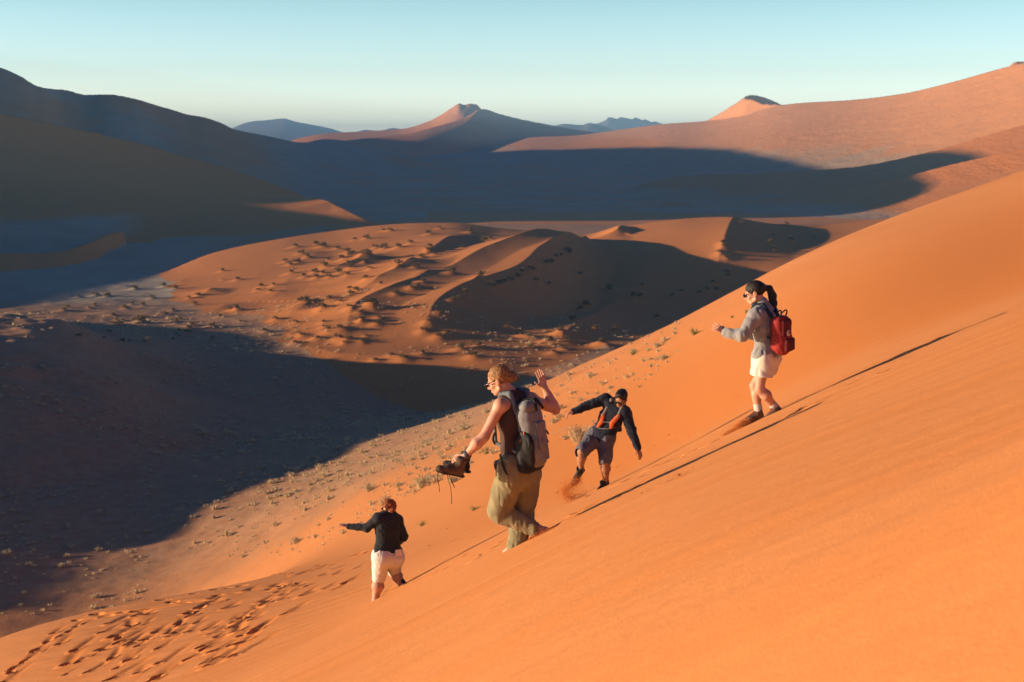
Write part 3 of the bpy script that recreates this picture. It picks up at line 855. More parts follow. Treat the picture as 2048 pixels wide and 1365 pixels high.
def hair_mat(name, c1, c2):
    m, n, b = new_mat(name)
    w = noise(n, mapping(n, (1, 1, .25)), 120, 3, .6)
    n.links.new(ramp(n, w, [(.35, c1), (.66, c2)]), b.inputs['Base Color'])
    b.inputs['Roughness'].default_value = .6; b.inputs['Specular IOR Level'].default_value = .35
    bump(n, b, w, .6, .006)
    return m

def plain_mat(name, col, rough=.5, spec=.4, metal=0.0):
    m, n, b = new_mat(name)
    n.links.new(ramp(n, noise(n, mapping(n), 30, 3), [(.35, tuple(c * .8 for c in col)), (.65, col)]), b.inputs['Base Color'])
    b.inputs['Roughness'].default_value = rough; b.inputs['Specular IOR Level'].default_value = spec; b.inputs['Metallic'].default_value = metal
    return m

def frame(fwd, up):
    """rows: right, forward, up"""
    f = unit(fwd); u = np.asarray(up, float); u = unit(u - f * (u @ f)); r = np.cross(f, u)
    return np.stack([r, f, u])

def head(s, c, R, k=1.0, female=True):
    """skull, jaw, nose, lips, brow, ears around the head's centre"""
    g = lambda x, y, z: c + R.T @ (np.array([x, y, z]) * k)
    e = lambda p, r, kk=.012, op='u': s.ell(g(*p), np.array(r) * k, R, kk, op)
    e((0, -.012, .030), (.074, .094, .084))
    e((0, .022, -.030), (.060, .070, .078), .02)
    e((0, .050, -.092), (.026, .026, .020), .025)
    for sx in (-1, 1):
        s.cone(g(sx * .055, -.002, -.062), .018 * k, g(sx * .018, .056, -.094), .016 * k, .02)     # jaw
        e((sx * .040, .058, -.030), (.022, .020, .018), .02)                                        # cheek
        e((sx * .030, .076, .012), (.022, .012, .008), .012)                                        # brow
        e((sx * .031, .083, -.006), (.014, .010, .009), .006, 's')                                  # eye socket
        e((sx * .031, .073, -.007), (.013, .012, .011), .003)                                       # eye
        s.cone(g(sx * .075, -.004, .008), .007 * k, g(sx * .072, -.004, -.038), .006 * k, .006)
        e((sx * .078, -.012, -.010), (.008, .021, .030), .006)                                      # ear
    s.cone(g(0, .088, .006), .008 * k, g(0, .108, -.036), .011 * k, .01)
    e((0, .098, -.042), (.016, .012, .008), .006)
    e((0, .088, -.066), (.022, .010, .005), .005); e((0, .086, -.075), (.019, .010, .006), .005)    # lips
    e((0, .098, -.0705), (.020, .010, .0016), .003, 's')
    return g

def hand(s, w, d, palm, thumb, L=.18, curl=.5, spread=.12, curls=None, side_r=1.0):
    """w wrist, d towards the fingers, palm = direction the palm faces, thumb = side of the thumb"""
    d = unit(d); palm = unit(np.asarray(palm, float) - d * (np.dot(palm, d))); th = np.cross(d, palm); th = th * np.sign(th @ np.asarray(thumb, float) or 1)
    w = np.asarray(w, float); pl = L * .5
    for q in (-.6, -.2, .2, .6):
        s.cone(w + th * q * .030, .0135, w + d * pl + th * q * .062 * L / .18, .0115, .012)
    ln = [.41, .46, .43, .33]; kn = [.6, .2, -.2, -.6]
    for i in range(4):
        base = w + d * pl * .96 + th * kn[i] * .062 * L / .18
        cu = (curls[i] if curls else curl * (1 + .12 * i))
        dd = unit(d + th * (kn[i] * spread)); p = base; l = L * ln[i]
        for j, (fr, rr) in enumerate(((.45, .0092), (.30, .0082), (.25, .0074))):
            a = cu * (.7 if j == 0 else .9)
            dd = unit(dd * math.cos(a) + palm * math.sin(a))
            q = p + dd * l * fr
            s.cone(p, rr + .0006, q, rr, .004); p = q
    b = w + d * L * .12 + th * .026
    t1 = unit(d * .62 + th * .75 + palm * .25); q = b + t1 * L * .24; s.cone(w + d * .01 + th * .012, .0135, q, .0105, .01)
    t2 = unit(d * .85 + th * .38 + palm * .35); q2 = q + t2 * L * .20; s.cone(q, .0105, q2, .0085, .005)

def limb(s, a, b, c, ra, rb, rc, bulge=.0, bdir=None, k=.02):
    """two tapered segments with a muscle on each"""
    a, b, c = (np.array(v, float) for v in (a, b, c))
    s.cone(a, ra, b, rb, k); s.cone(b, rb, c, rc, k)
    if bulge:
        bd = np.zeros(3) if bdir is None else unit(bdir)
        m = b + (c - b) * .3; s.cone(b + (c - b) * .12 + bd * .01, rb * .9, m + bd * .018, rb * (1 + bulge), .03); s.cone(m + bd * .018, rb * (1 + bulge), b + (c - b) * .62, rc * 1.1, .03)

def wrinkle(amp, sc, zs=.35, seed=1, amp2=0, sc2=40):
    def f(P):
        v = amp * noise3(P[:, 0] * sc, P[:, 1] * sc, P[:, 2] * sc * zs, seed) 
        r = 1 - 2 * np.abs(noise3(P[:, 0] * sc * 1.7 + 9, P[:, 1] * sc * 1.7, (P[:, 2] + .5 * P[:, 0]) * sc * 1.7 * zs, seed + 5))
        v = v + amp * .8 * r - amp * .9
        if amp2: v = v + amp2 * noise3(P[:, 0] * sc2, P[:, 1] * sc2, P[:, 2] * sc2, seed + 9)
        return v
    return f

def boot(name, heel, toe_dir, up, L, parent_label, cat, mats, H=.10, shaft_r=.048, group=None, parent=None, laces=True):
    """a shoe or boot: upper, sole and laces; stands on `heel`"""
    R = frame(toe_dir, up); r, f, u = R
    heel = np.asarray(heel, float)
    root = parent if parent is not None else thing(name, parent_label, cat, heel, group)
    if parent is not None:
        pass
    g = lambda x, y, z: heel + r * x + f * y + u * z
    up_ = Solid(.005)
    up_.cone(g(0, .02, .045), .036, g(0, L * .55, .04), .040, .02).cone(g(0, L * .55, .038), .042, g(0, L * .82, .030), .036, .02, (u, .8)).ell(g(0, L * .88, .030), (.038, .045, .028), R, .02)
    up_.cone(g(0, .045, .05), .038, g(0, .035, H), shaft_r, .03)
    up_.cone(g(0, L * .30, .075), .03, g(0, L * .62, .05), .03, .03)
    up_.ell(g(0, .035, H + .035), (shaft_r * .78, shaft_r * .78, .05), R, .008, 's')
    up_.cut(g(0, 0, .018), -u)
    up_.disp = wrinkle(.0025, 28, 1, 3)
    a = up_.build('shoe' if parent is not None else 'upper', mats[0], root)
    so = Solid(.005)
    so.cone(g(0, .005, .012), .040, g(0, L * .35, .012), .033, .02, (u, .42)).cone(g(0, L * .35, .012), .033, g(0, L * .72, .012), .045, .02, (u, .4)).cone(g(0, L * .72, .012), .045, g(0, L * .93, .014), .034, .02, (u, .45))
    so.cut(g(0, 0, 0), -u); so.cut(g(0, 0, .022), u)
    b_ = so.build('sole', mats[1], root)
    lac = []
    if laces:
        pts = []
        for i in range(4):
            y0 = L * (.34 + .085 * i); z0 = .098 - .011 * i
            pts.append([g(-.026, y0, z0 - .012), g(0, y0 + .012, z0 + .008), g(.026, y0 + .004, z0 - .012)])
            pts.append([g(.026, y0, z0 - .012), g(0, y0 + .016, z0 + .009), g(-.026, y0 + .018, z0 - .014)])
        lac = [tube('lace', [sum(pts, [])], .0034, mats[2], root, 5)]
    if parent is not None:
        for q in [b_] + lac:
            if q: q.parent = a; q.location = (0, 0, 0)
    return root, a, g
# ------------------------------------------------------------------ people
UP = np.array([0, 0, 1.0])
SKIN_FAIR = skin_mat('fair_skin', (.62, .345, .235), (.55, .26, .175))
SKIN_TAN = skin_mat('tan_skin', (.42, .215, .125), (.34, .16, .09))
DARK_LENS = plain_mat('dark_lens', (.012, .012, .014), .12, .6)
BLACK_NYLON = cloth_mat('black_nylon', (.018, .018, .020), None, .6, 90, .3)

class Pose:
    def __init__(s, Y0): s.Y0 = Y0; s.dz = np.zeros(3)
    def __call__(s, px, row, dy=0.0): return at(px, row, s.Y0 + dy) + s.dz
    def stand(s, px, row, dy, sink):
        """lift or lower the whole figure so that this foot meets the sand"""
        p = s(px, row, dy); g = float(ground_z(p[0], p[1])); s.dz = np.array([0, 0, g - sink - p[2]])
        import sys; print('LIFT', px, s.dz[2], file=sys.stderr)

def torso(s, hl, hr, nb, sl, sr, fwd, inf=0.0, w=1.0, belly=0.0, shoulders=True, top=1.0):
    hip = (hl + hr) / 2; ax = nb - hip; f = unit(fwd - unit(ax) * (fwd @ unit(ax)))
    sq = (f, .70)
    s.cone(hl, .098 * w + inf, hr, .098 * w + inf, .03, (f, .9))
    P = [hip, hip + ax * .20, hip + ax * .38, hip + ax * .64, hip + ax * .84]
    rd = [.150 * w, .142 * w, .128 * w, .150 * w, .135 * w]
    for i in range(4): s.cone(P[i], rd[i] + inf, P[i+1], rd[i+1] + inf, .03, sq)
    if belly: s.ell(hip + ax * .22 + f * .05, (.12 * w + belly, .10 + belly, .12), frame(f, ax), .05)
    if shoulders:
        m = hip + ax * .90
        s.cone(m, .085 + inf, sl, .060 + inf, .03); s.cone(m, .085 + inf, sr, .060 + inf, .03)
        s.cone(P[4], .11 * w + inf, nb, .058 + inf, .03, (f, .85))
    return hip, ax, f

def sunglasses(g, R, c, k, root, name='sunglasses'):
    s = Solid(.004)
    for sx in (-1, 1):
        s.ell(g(sx * .034, .106, -.006), np.array((.030, .008, .022)) * k, R, .003)
    s.cone(g(-.012, .110, .004), .004, g(.012, .110, .004), .0035, .004)
    o = s.build(name, DARK_LENS, root, 0)
    tubes('temple', [[g(sx * .062, .100, .004), g(sx * .078, .05, .006), g(sx * .081, -.012, .004), g(sx * .080, -.026, -.012)] for sx in (-1, 1)], .0042, DARK_LENS, root, 5, o)
    return o

# ============ woman with the grey rucksack, boots in hand
P = Pose(12.1)
P.stand(1030, 1084, .06, .03); OLV_DZ = P.dz.copy()
fw = unit((-.78, .62, 0)); rt = np.cross(fw, UP)
hl, hr, nb = P(1024, 934, -.09), P(1052, 934, .09), P(1022, 771, 0)
sl, sr = P(1001, 795, -.14), P(1062, 783, .14)
el, wl = P(968, 858, -.19), P(930, 897, -.20)
er, wr = P(1110, 804, .24), P(1089, 759, .24)
kl, al = P(1002, 1008, .0), P(1073, 1041, -.04)
kr, ar = P(1046, 1012, .12), P(1030, 1078, .06)
W1 = thing('person', 'woman in brown tank top and baggy olive trousers, one hand raised, the other holding boots', 'person', P(1030, 1086, .06))
b = Solid(.006)
hip, ax, tf = torso(b, hl, hr, nb, sl, sr, fw)
hc = P(998, 745, -.01); HR = frame((-.90, .28, -.36), UP); hk = 1.06
b.cone(nb - ax * .02, .058, hc + HR.T @ np.array([0, -.03, -.06]), .053, .025)
g = head(b, hc, HR, hk)
limb(b, sl, el, wl, .054, .041, .027, .12, -rt, .03)
limb(b, sr, er, wr, .054, .042, .028, .12, UP * -1, .03)
hand(b, wl, wl * 0 + (P(914, 905, -.21) - wl), UP * -.4 - fw * .2 + rt, fw + UP * .2, .175, .95)
hand(b, wr, P(1078, 722, .22) - wr, fw + UP * .1, -rt, .18, .22, .28, [.02, .05, .10, .22])
limb(b, hl, kl, al, .070, .050, .038); limb(b, hr, kr, ar, .070, .050, .038)
b.cone(al, .036, P(1090, 1046, -.05), .034, .015).cone(P(1091, 1047, -.05), .033, P(1078, 1058, -.05), .030, .02).cone(al, .034, P(1080, 1056, -.05), .032, .02)
b.cone(ar, .036, P(1012, 1090, .1), .034, .02)
b.build('body', SKIN_FAIR, W1)
sunglasses(g, HR, hc, hk, W1)
# hair gathered in a loose bun
hm = hair_mat('auburn_hair', (.10, .042, .014), (.46, .235, .085))
h = Solid(.005)
h.ell(g(0, -.020, .036), np.array((.083, .098, .090)) * hk, HR, .01)
h.ell(g(0, .105, -.045), np.array((.10, .075, .085)) * hk, HR, .012, 's')
h.ell(g(0, .02, -.115), np.array((.11, .10, .075)) * hk, HR, .012, 's')
for sx in (-1, 1): h.ell(g(sx * .082, -.002, -.02), np.array((.018, .024, .034)) * hk, HR, .006, 's')
bun = P(1024, 738, -.02)
h.cone(g(0, -.09, .0), .045, bun, .045, .02)
for i in range(9):
    a_ = i * .7; o_ = np.array([math.cos(a_) * .030, math.sin(i * 1.9) * .022, math.sin(a_) * .030])
    o2 = np.array([math.cos(a_ + 1.1) * .034, math.cos(i * 2.3) * .02, math.sin(a_ + 1.1) * .034])
    h.cone(bun + o_, .019, bun + o2, .016, .006)
for i in range(34):
    a_ = random.uniform(-2.6, 2.6); z_ = random.uniform(-.01, .10); rr_ = math.sqrt(max(1 - ((z_ - .036) / .092) ** 2, .05))
    s0 = g(math.sin(a_) * .080 * rr_, -.016 + math.cos(a_) * .096 * rr_ * (1 if math.cos(a_) < 0 else .75), z_)
    if math.cos(a_) > .5 and z_ < .05: continue
    s1 = s0 * .35 + bun * .65 + np.array([0, 0, .014])
    h.cone(s0, .006, s0 * .6 + s1 * .4 + UP * .003, .007, .004).cone(s0 * .6 + s1 * .4 + UP * .003, .007, s1, .006, .004)
h.disp = lambda Q: .0042 * (1 - 2 * np.abs(noise3(Q[:, 0] * 34 + Q[:, 2] * 22, Q[:, 1] * 90, Q[:, 2] * 90 - Q[:, 0] * 30, 4))) + .002 * noise3(Q[:, 0] * 120, Q[:, 1] * 120, Q[:, 2] * 120, 5)
ho_ = h.build('hair', hm, W1, 0)
fly = []
for i in range(26):
    a_ = random.uniform(0, 6.28); st = (bun if i % 2 else g(random.uniform(-.06, .06), random.uniform(-.07, .06), .118))
    dv = np.array([math.cos(a_), random.uniform(-.5, .5), abs(math.sin(a_)) * .8 + .1]) * random.uniform(.03, .055)
    s0 = st + dv * (.7 if i % 2 else 0)
    fly.append([s0, s0 + dv * .6 + UP * .004, s0 + dv * 1.05 - UP * random.uniform(0, .012)])
tubes('loose_strand', fly[:12], [[.0022, .0008]] * 12, hm, W1, 4, ho_)
# tank top
tm = cloth_mat('brown_jersey', (.085, .050, .040), (.060, .036, .030), .85, 80, .35)
s = Solid(.006)
torso(s, hl + ax * .12, hr + ax * .12, nb, sl, sr, fw, .018, 1.0, 0, False)
up1 = hip + ax * .84
for q in (sl, sr): s.cone(up1, .095, q * .62 + (nb - ax * .04) * .38, .052, .03)
s.disp = wrinkle(.005, 13, .6, 2)
s.build('tank_top', tm, W1)
# baggy linen trousers
pm = cloth_mat('olive_linen', (.285, .255, .140), (.215, .190, .105), .9, 70, .55, .1, 14)
s = Solid(.006)
s.cone(hl + ax * .10, .135, hr + ax * .10, .135, .03, (fw, .85)).cone(hl, .135, hr, .135, .03, (fw, .9))
m1 = hl * .45 + kl * .55
s.cone(hl, .122, m1 + fw * .02, .118, .03).cone(m1 + fw * .02, .118, kl + np.array([-.02, 0, .01]), .098, .015)
m2 = kl * .5 + al * .5
s.cone(kl + np.array([.0, 0, -.01]), .090, m2 + np.array([0, 0, -.012]), .078, .012).cone(m2 + np.array([0, 0, -.012]), .078, al + np.array([-.035, 0, 0]), .064, .01)
m3 = hr * .5 + kr * .5
s.cone(hr, .122, m3, .114, .02).cone(m3, .114, kr, .096, .012).cone(kr, .094, ar + np.array([.01, 0, .0]), .080, .010)
s.cut(al + np.array([-.012, 0, 0]), unit(al - kl)) if False else None
fd = wrinkle(.0075, 15, .26, 21, .0015, 40)
s.disp = fd
s.build('trousers', pm, W1)
# wristwatch
wd_ = unit(wl - el)
s = Solid(.004); s.cone(wl - wd_ * .030, .034, wl - wd_ * .008, .033, .004).cut(wl - wd_ * .006, wd_).cut(wl - wd_ * .032, -wd_)
s.ell(wl - wd_ * .018 + UP * .030 - rt * .012, (.019, .019, .010), None, .004)
s.build('wristwatch', plain_mat('watch', (.05, .075, .10), .4), W1, 0)

# ---- her rucksack
O = -fw; Lf = -rt; Ut = unit(P(1052, 780, 0) - P(1078, 915, 0)); Ut = unit(ax * .75 + Ut * np.linalg.norm(ax) * .5)
O = unit(O - Ut * (O @ Ut)); Lf = np.cross(Ut, O); Lf = Lf * np.sign(Lf @ -rt)
RP = np.stack([Lf, O, Ut])
c0 = hip + ax * .52 + O * .198
bp = lambda l, o, u: c0 + Lf * l * .92 + O * o * .94 + Ut * u * .95
BP = thing('rucksack', 'large grey hiking rucksack with black side pockets on the back of woman in olive trousers', 'rucksack', c0 - Ut * .30)
grey = cloth_mat('grey_ripstop', (.225, .225, .235), (.180, .180, .190), .6, 120, .35, 0, 8)
blue_grey = cloth_mat('blue_grey_padding', (.16, .19, .21), (.11, .135, .15), .7, 100, .3)
s = Solid(.007)
s.box(bp(0, -.02, -.03), (.110, .075, .270), RP, .07, .02).ell(bp(0, .02, -.13), (.118, .098, .155), RP, .05).ell(bp(0, .0, .12), (.100, .080, .14), RP, .04)
s.disp = wrinkle(.006, 9, .6, 31, .001, 40)
s.build('pack_bag', grey, BP)
s = Solid(.007); s.ell(bp(0, .0, .255), (.106, .090, .056), RP, .02).cone(bp(-.085, .03, .26), .040, bp(.085, .03, .26), .040, .03)
s.disp = wrinkle(.004, 14, .6, 32)
s.build('lid', grey, BP)
s = Solid(.006)
s.ell(bp(.108, -.015, -.13), (.045, .092, .175), RP, .02).ell(bp(.02, -.04, -.30), (.150, .080, .055), RP, .02).cone(bp(.13, -.06, -.05), .03, bp(.13, -.05, -.26), .05, .03)
s.disp = wrinkle(.004, 16, .6, 33)
s.build('side_pocket', BLACK_NYLON, BP)
s = Solid(.006); s.box(bp(0, .098, -.07), (.065, .012, .17), RP, .012, .01); s.disp = wrinkle(.003, 14, .5, 35)
s.build('front_pocket', grey, BP)
for q, sg in ((sl, 1), (sr, -1)):      # shoulder straps run over the shoulder and down the chest
    t_ = q * .55 + (nb - ax * .02) * .45
    s = Solid(.006)
    pts = [bp(sg * .07, -.10, .20), t_ + UP * .062 - fw * .05, t_ + UP * .056 + fw * .04, hip + ax * .66 + fw * .135 + Lf * sg * .10, hip + ax * .42 + fw * .11 + Lf * sg * .14, bp(sg * .13, -.08, -.16)]
    for i in range(5): s.cone(pts[i], .026 if i < 3 else .016, pts[i+1], .026 if i < 2 else .016, .012)
    s.build('shoulder_strap', blue_grey, BP)
s = Solid(.006)
hb = hip + ax * .13
ring = [hb + fw * math.cos(a_) * .178 + Lf * math.sin(a_) * .200 for a_ in np.linspace(-2.3, 2.3, 15)]
for i in range(14): s.cone(ring[i], .030, ring[i+1], .030, .02, (unit(ring[i] - hb), .5))
s.cone(ring[11], .050, ring[9], .045, .03, (unit(ring[10] - hb), .45))
s.build('hip_belt', BLACK_NYLON, BP)
tubes('loose_strap', [[P(1000, 893, -.2), P(1003, 905, -.22), P(1008, 922, -.22), P(1014, 932, -.22), P(1020, 948, -.2)], [bp(.10, .12, .12), bp(.12, .14, .0), bp(.11, .14, -.12)],
     [bp(-.105, .06, .02), bp(-.122, .07, -.01), bp(-.128, .08, -.04)], [bp(.06, -.02, .31), bp(.02, .06, .325), bp(.05, .12, .22)], [bp(-.06, -.02, .31), bp(-.02, .06, .325), bp(-.05, .12, .22)], [P(990, 850, -.22), P(986, 862, -.24), P(990, 872, -.24)]],
     [.010, .006, .008, .011, .011, .010], BLACK_NYLON, BP, 6)
tubes('zip_pull', [[bp(.15, -.03, -.02), bp(.165, -.03, -.05)], [bp(.15, .02, .05), bp(.16, .025, .02)], [bp(-.145, .04, -.08), bp(-.155, .05, -.12)]], .006, plain_mat('orange_cord', (.55, .12, .02), .6), BP, 6)

# ---- the boots in her hand
bl = cloth_mat('brown_nubuck', (.155, .098, .062), (.085, .052, .035), .75, 60, .4)
bl2 = cloth_mat('dark_nubuck', (.030, .026, .027), (.018, .016, .018), .75, 60, .4)
so_m = plain_mat('boot_rubber', (.05, .035, .027), .7); so_d = plain_mat('dark_rubber', (.02, .018, .017), .7)
la_m = plain_mat('brown_lace', (.10, .06, .04), .8)
toe = unit(P(870, 926, -.30) - P(916, 936, -.24))
root, a_, bg = boot('hiking_boot', P(921, 938, -.23) , toe, (.12, -.1, 1), .220, 'worn brown leather hiking boot with trailing laces held in hand of woman carrying grey rucksack', 'boot', (bl, so_m, la_m), .145, .046)
tubes('trailing_lace', [[bg(0, .12, .10), P(874, 935, -.30), P(877, 952, -.31), P(879, 968, -.30)], [bg(0, .09, .12), P(895, 930, -.31), P(900, 955, -.31), P(903, 992, -.30)], [P(898, 935, -.31), P(904, 948, -.31), P(909, 960, -.30)]], .0035, la_m, root, 5)
boot('hiking_boot', P(934, 930, -.14), unit(np.array(toe) * .8 + np.array([0, .55, -.1])), (.15, 0, 1), .215, 'dark hiking boot held upright behind the brown one with trailing laces', 'boot', (bl2, so_d, la_m), .15, .046, None, None, False)
# ============ woman with the red backpack
P = Pose(15.2)
P.stand(1510, 840, .05, .015); RED_DZ = P.dz.copy()
fw = unit((-.86, .50, 0)); rt = np.cross(fw, UP)
hl, hr, nb = P(1527, 714, -.09), P(1541, 712, .09), P(1523, 610, 0)
sl, sr = P(1512, 626, -.14), P(1541, 619, .14)
el, wl = P(1485, 665, -.22), P(1450, 660, -.12)
er, wr = P(1510, 664, .18), P(1470, 661, .12)
kl, al = P(1519, 773, -.14), P(1553, 812, -.08)
kr, ar = P(1509, 766, .10), P(1517, 816, .07)
W2 = thing('person', 'woman in grey fleece and cream shorts with dark ponytail walking down, arms held forward', 'person', P(1520, 838, 0))
b = Solid(.006)
hip, ax, tf = torso(b, hl, hr, nb, sl, sr, fw, 0, .95)
hc = P(1509, 580, 0); HR = frame((-.93, .22, -.26), UP); hk = 1.06
b.cone(nb - ax * .02, .056, hc + HR.T @ np.array([0, -.03, -.06]), .052, .025)
g = head(b, hc, HR, hk)
limb(b, sl, el, wl, .052, .040, .027); limb(b, sr, er, wr, .052, .040, .027)
hand(b, wl, P(1436, 651, -.10) - wl, UP * -.7 + rt * .6 + fw * .1, -fw * .1 + UP + rt * .3, .172, .32, .3, [.15, .3, .4, .35])
hand(b, wr, P(1456, 657, .10) - wr, UP * -.8 - rt * .4, UP - rt, .172, .35, .2)
limb(b, hl, kl, al, .078, .050, .034, .10, -fw); limb(b, hr, kr, ar, .078, .050, .034, .10, -fw)
b.build('body', SKIN_FAIR, W2)
sunglasses(g, HR, hc, hk, W2)
hm = hair_mat('black_hair', (.006, .005, .005), (.022, .016, .012))
h = Solid(.005)
h.ell(g(0, -.018, .036), np.array((.082, .101, .089)) * hk, HR, .01)
h.ell(g(0, .105, -.045), np.array((.10, .072, .085)) * hk, HR, .012, 's').ell(g(0, .03, -.115), np.array((.11, .10, .08)) * hk, HR, .012, 's')
for sx in (-1, 1): h.ell(g(sx * .082, -.002, -.02), np.array((.018, .024, .034)) * hk, HR, .006, 's')
h.cone(g(0, -.075, .03), .05, P(1531, 570, .03), .030, .03)
pt = [P(1530, 569, .03), P(1539, 572, .04), P(1545, 586, .05), P(1546, 602, .04), P(1543, 616, .0), P(1541, 626, -.02)]
for i, (r0, r1) in enumerate(((.026, .036), (.036, .044), (.044, .046), (.046, .034), (.034, .010))): h.cone(pt[i], r0, pt[i+1], r1, .02)
h.disp = lambda Q: .0035 * (1 - 2 * np.abs(noise3(Q[:, 0] * 90, Q[:, 1] * 90, Q[:, 2] * 22, 6)))
h.build('hair', hm, W2, 0)
fm = cloth_mat('grey_fleece', (.285, .288, .292), (.230, .234, .240), .95, 50, .45, .3, 10)
s = Solid(.006)
torso(s, hl + ax * .06, hr + ax * .06, nb, sl, sr, fw, .022, .95)
hw = hip + ax * .10
s.cone(hw - rt * .06, .136, hw + rt * .06, .136, .03, (fw, .9))
s.cone(nb + ax * .00, .072, nb + ax * .09 - fw * .01, .066, .012)
limb(s, sl, el, wl - unit(wl - el) * .015, .076, .062, .048, k=.03); limb(s, sr, er, wr, .074, .060, .048, k=.03)
s.cut(hip + ax * .04, -UP)
s.disp = wrinkle(.009, 10, .7, 41, .0015, 45)
fo = s.build('fleece', fm, W2)
s = Solid(.005); cz = nb + ax * .03 + fw * .07
s.box(cz, (.020, .008, .05), frame(fw, UP), .006); s.build('zip', plain_mat('navy_trim', (.02, .03, .05), .7), W2, 0).parent = fo
sm_ = cloth_mat('cream_cotton', (.78, .71, .59), (.70, .63, .52), .9, 70, .5, 0, 12)
s = Solid(.006)
s.cone(hl + ax * .08, .098, hr + ax * .08, .098, .03, (fw, .95)).cone(hl, .112, hr, .112, .03)
el_ = P(1523, 752, -.13); er_ = P(1528, 744, .10)
s.cone(hl, .118, el_, .118, .03).cone(hr, .115, er_, .118, .03)
s.cone(hl - rt * .01, .05, hl, .05, .01)
s.cut(P(1524, 746, -.1), -UP + np.array([-.10, 0, 0])); s.cut(hip + ax * .155, unit(ax))
for q0, q1, rr in ((el_, kl, .10), (er_, kr, .10)): s.cone(q0 + UP * .05, rr * .9, q0 - UP * .05, rr, .004, None, 's')
s.disp = wrinkle(.008, 12, .35, 43, .001, 40)
so_ = s.build('shorts', sm_, W2)
# a small dark emblem stitched on the leg of the shorts
s = Solid(.004); s.box(P(1511, 729, -.16), (.016, .006, .007), frame((-.86, .1, 0), UP), .003); s.build('stitched_mark', plain_mat('grey_thread', (.12, .12, .15), .8), W2, 0).parent = so_
sk_ = cloth_mat('white_sock', (.72, .60, .52), None, .95, 120, .3)
for k_, a_, nm in ((kl, al, 1), (kr, ar, 2)):
    d_ = unit(a_ - k_); s = Solid(.005); s.cone(a_ - d_ * .085, .045, a_ + d_ * .03, .045, .01).cut(a_ - d_ * .075, -d_); s.disp = wrinkle(.002, 40, 2.5, 44); s.build('sock', sk_, W2)
tr = cloth_mat('trail_shoe_brown', (.17, .095, .060), (.09, .05, .035), .8, 70, .4); pl_ = plain_mat('pink_lace', (.42, .05, .07), .7); rs = plain_mat('shoe_rubber', (.07, .05, .04), .8)
boot('shoe', P(1526, 832, .06), P(1486, 846, .02) - P(1524, 832, .06), (-.25, -.1, 1), .255, None, None, (tr, rs, pl_), .085, .045, None, W2)
boot('shoe', P(1562, 824, -.09), P(1536, 838, -.14) - P(1560, 824, -.09), (-.30, -.1, 1), .240, None, None, (tr, rs, pl_), .085, .045, None, W2)

# ---- red backpack
O = unit((.76, -.65, 0)); Ut = unit(ax * 1.0 + O * .06); Lf = -rt
c0 = hip + ax * .50 + O * .215; O = unit(O - Ut * (O @ Ut)); Lf = np.cross(Ut, O); Lf = Lf * np.sign(Lf @ -rt); RP = np.stack([Lf, O, Ut])
bp = lambda l, o, u: c0 + Lf * l + O * o + Ut * u
BP = thing('backpack', 'small dark red backpack with round white badge worn over a grey fleece', 'backpack', c0 - Ut * .2)
red = cloth_mat('red_canvas', (.33, .032, .031), (.25, .023, .023), .75, 90, .4, 0, 9); shaded_red = cloth_mat('shaded_red_canvas', (.13, .013, .015), (.10, .009, .011), .75, 90, .4); navy = cloth_mat('navy_webbing', (.015, .030, .055), None, .7, 100, .2)  # shade of the outer face painted as a darker red on panel and pocket
s = Solid(.006)
s.box(bp(0, -.02, .02), (.105, .062, .185), RP, .05, .03).ell(bp(0, .01, -.07), (.130, .095, .145), RP, .05).ell(bp(0, -.01, .10), (.110, .070, .10), RP, .04)
s.disp = wrinkle(.006, 11, .7, 51, .001, 40)
s.build('pack_bag', red, BP)
s = Solid(.006); s.box(bp(0, .045, .02), (.085, .035, .160), RP, .03, .03); s.disp = wrinkle(.004, 13, .7, 52)
s.build('front_panel', shaded_red, BP)
s = Solid(.005); s.box(bp(0, .092, -.095), (.085, .026, .070), RP, .025, .02); s.disp = wrinkle(.003, 14, .7, 53)
s.build('front_pocket', shaded_red, BP)
bd = bp(.01, .082, .035)
an = np.linspace(0, 2 * np.pi, 28, endpoint=False)
def disc(c, r, th):
    V = [c + Lf * r * math.cos(a_) + Ut * r * math.sin(a_) + O * dz_ for dz_ in (0, th) for a_ in an] + [c + O * th]
    Fq = [[i, (i + 1) % 28, 28 + (i + 1) % 28, 28 + i] for i in range(28)]
    Ft = [[28 + i, 28 + (i + 1) % 28, 56, 56] for i in range(28)]
    return np.array(V), np.array(Fq + [[a_[0], a_[1], a_[2], a_[2]] for a_ in Ft])
def disc_obj(nm, c, r, th, mat):
    s_ = Solid(.0035); s_.ell(c + O * th * .5, (r, th, r), RP, .002); return s_.build(nm, mat, BP, 0)
bo = disc_obj('badge', bd, .036, .010, plain_mat('badge_white', (.72, .62, .58), .7))
disc_obj('badge_emblem', bd + O * .008 + Ut * .004, .020, .008, plain_mat('badge_red', (.40, .06, .06), .7)).parent = bo
tubes('handle', [[bp(.05, .0, .20), bp(.035, .03, .255), bp(-.02, .04, .275), bp(-.06, .03, .245), bp(-.075, .0, .19)], [bp(.03, -.03, .20), bp(.03, -.02, .26), bp(-.02, -.02, .262), bp(-.03, -.03, .20)]], .008, navy, BP, 6)
for q, sg in ((sl, 1), (sr, -1)):
    t_ = q * .55 + (nb - ax * .02) * .45
    s = Solid(.006)
    pts = [bp(sg * .06, -.07, .19), t_ + UP * .088 - fw * .05, t_ + UP * .082 + fw * .05, hip + ax * .64 + fw * .165 + Lf * sg * .11, bp(sg * .10, -.095, -.02)]
    for i in range(4): s.cone(pts[i], .020 if i < 3 else .011, pts[i+1], .020 if i < 2 else .011, .012)
    s.build('shoulder_strap', navy, BP)

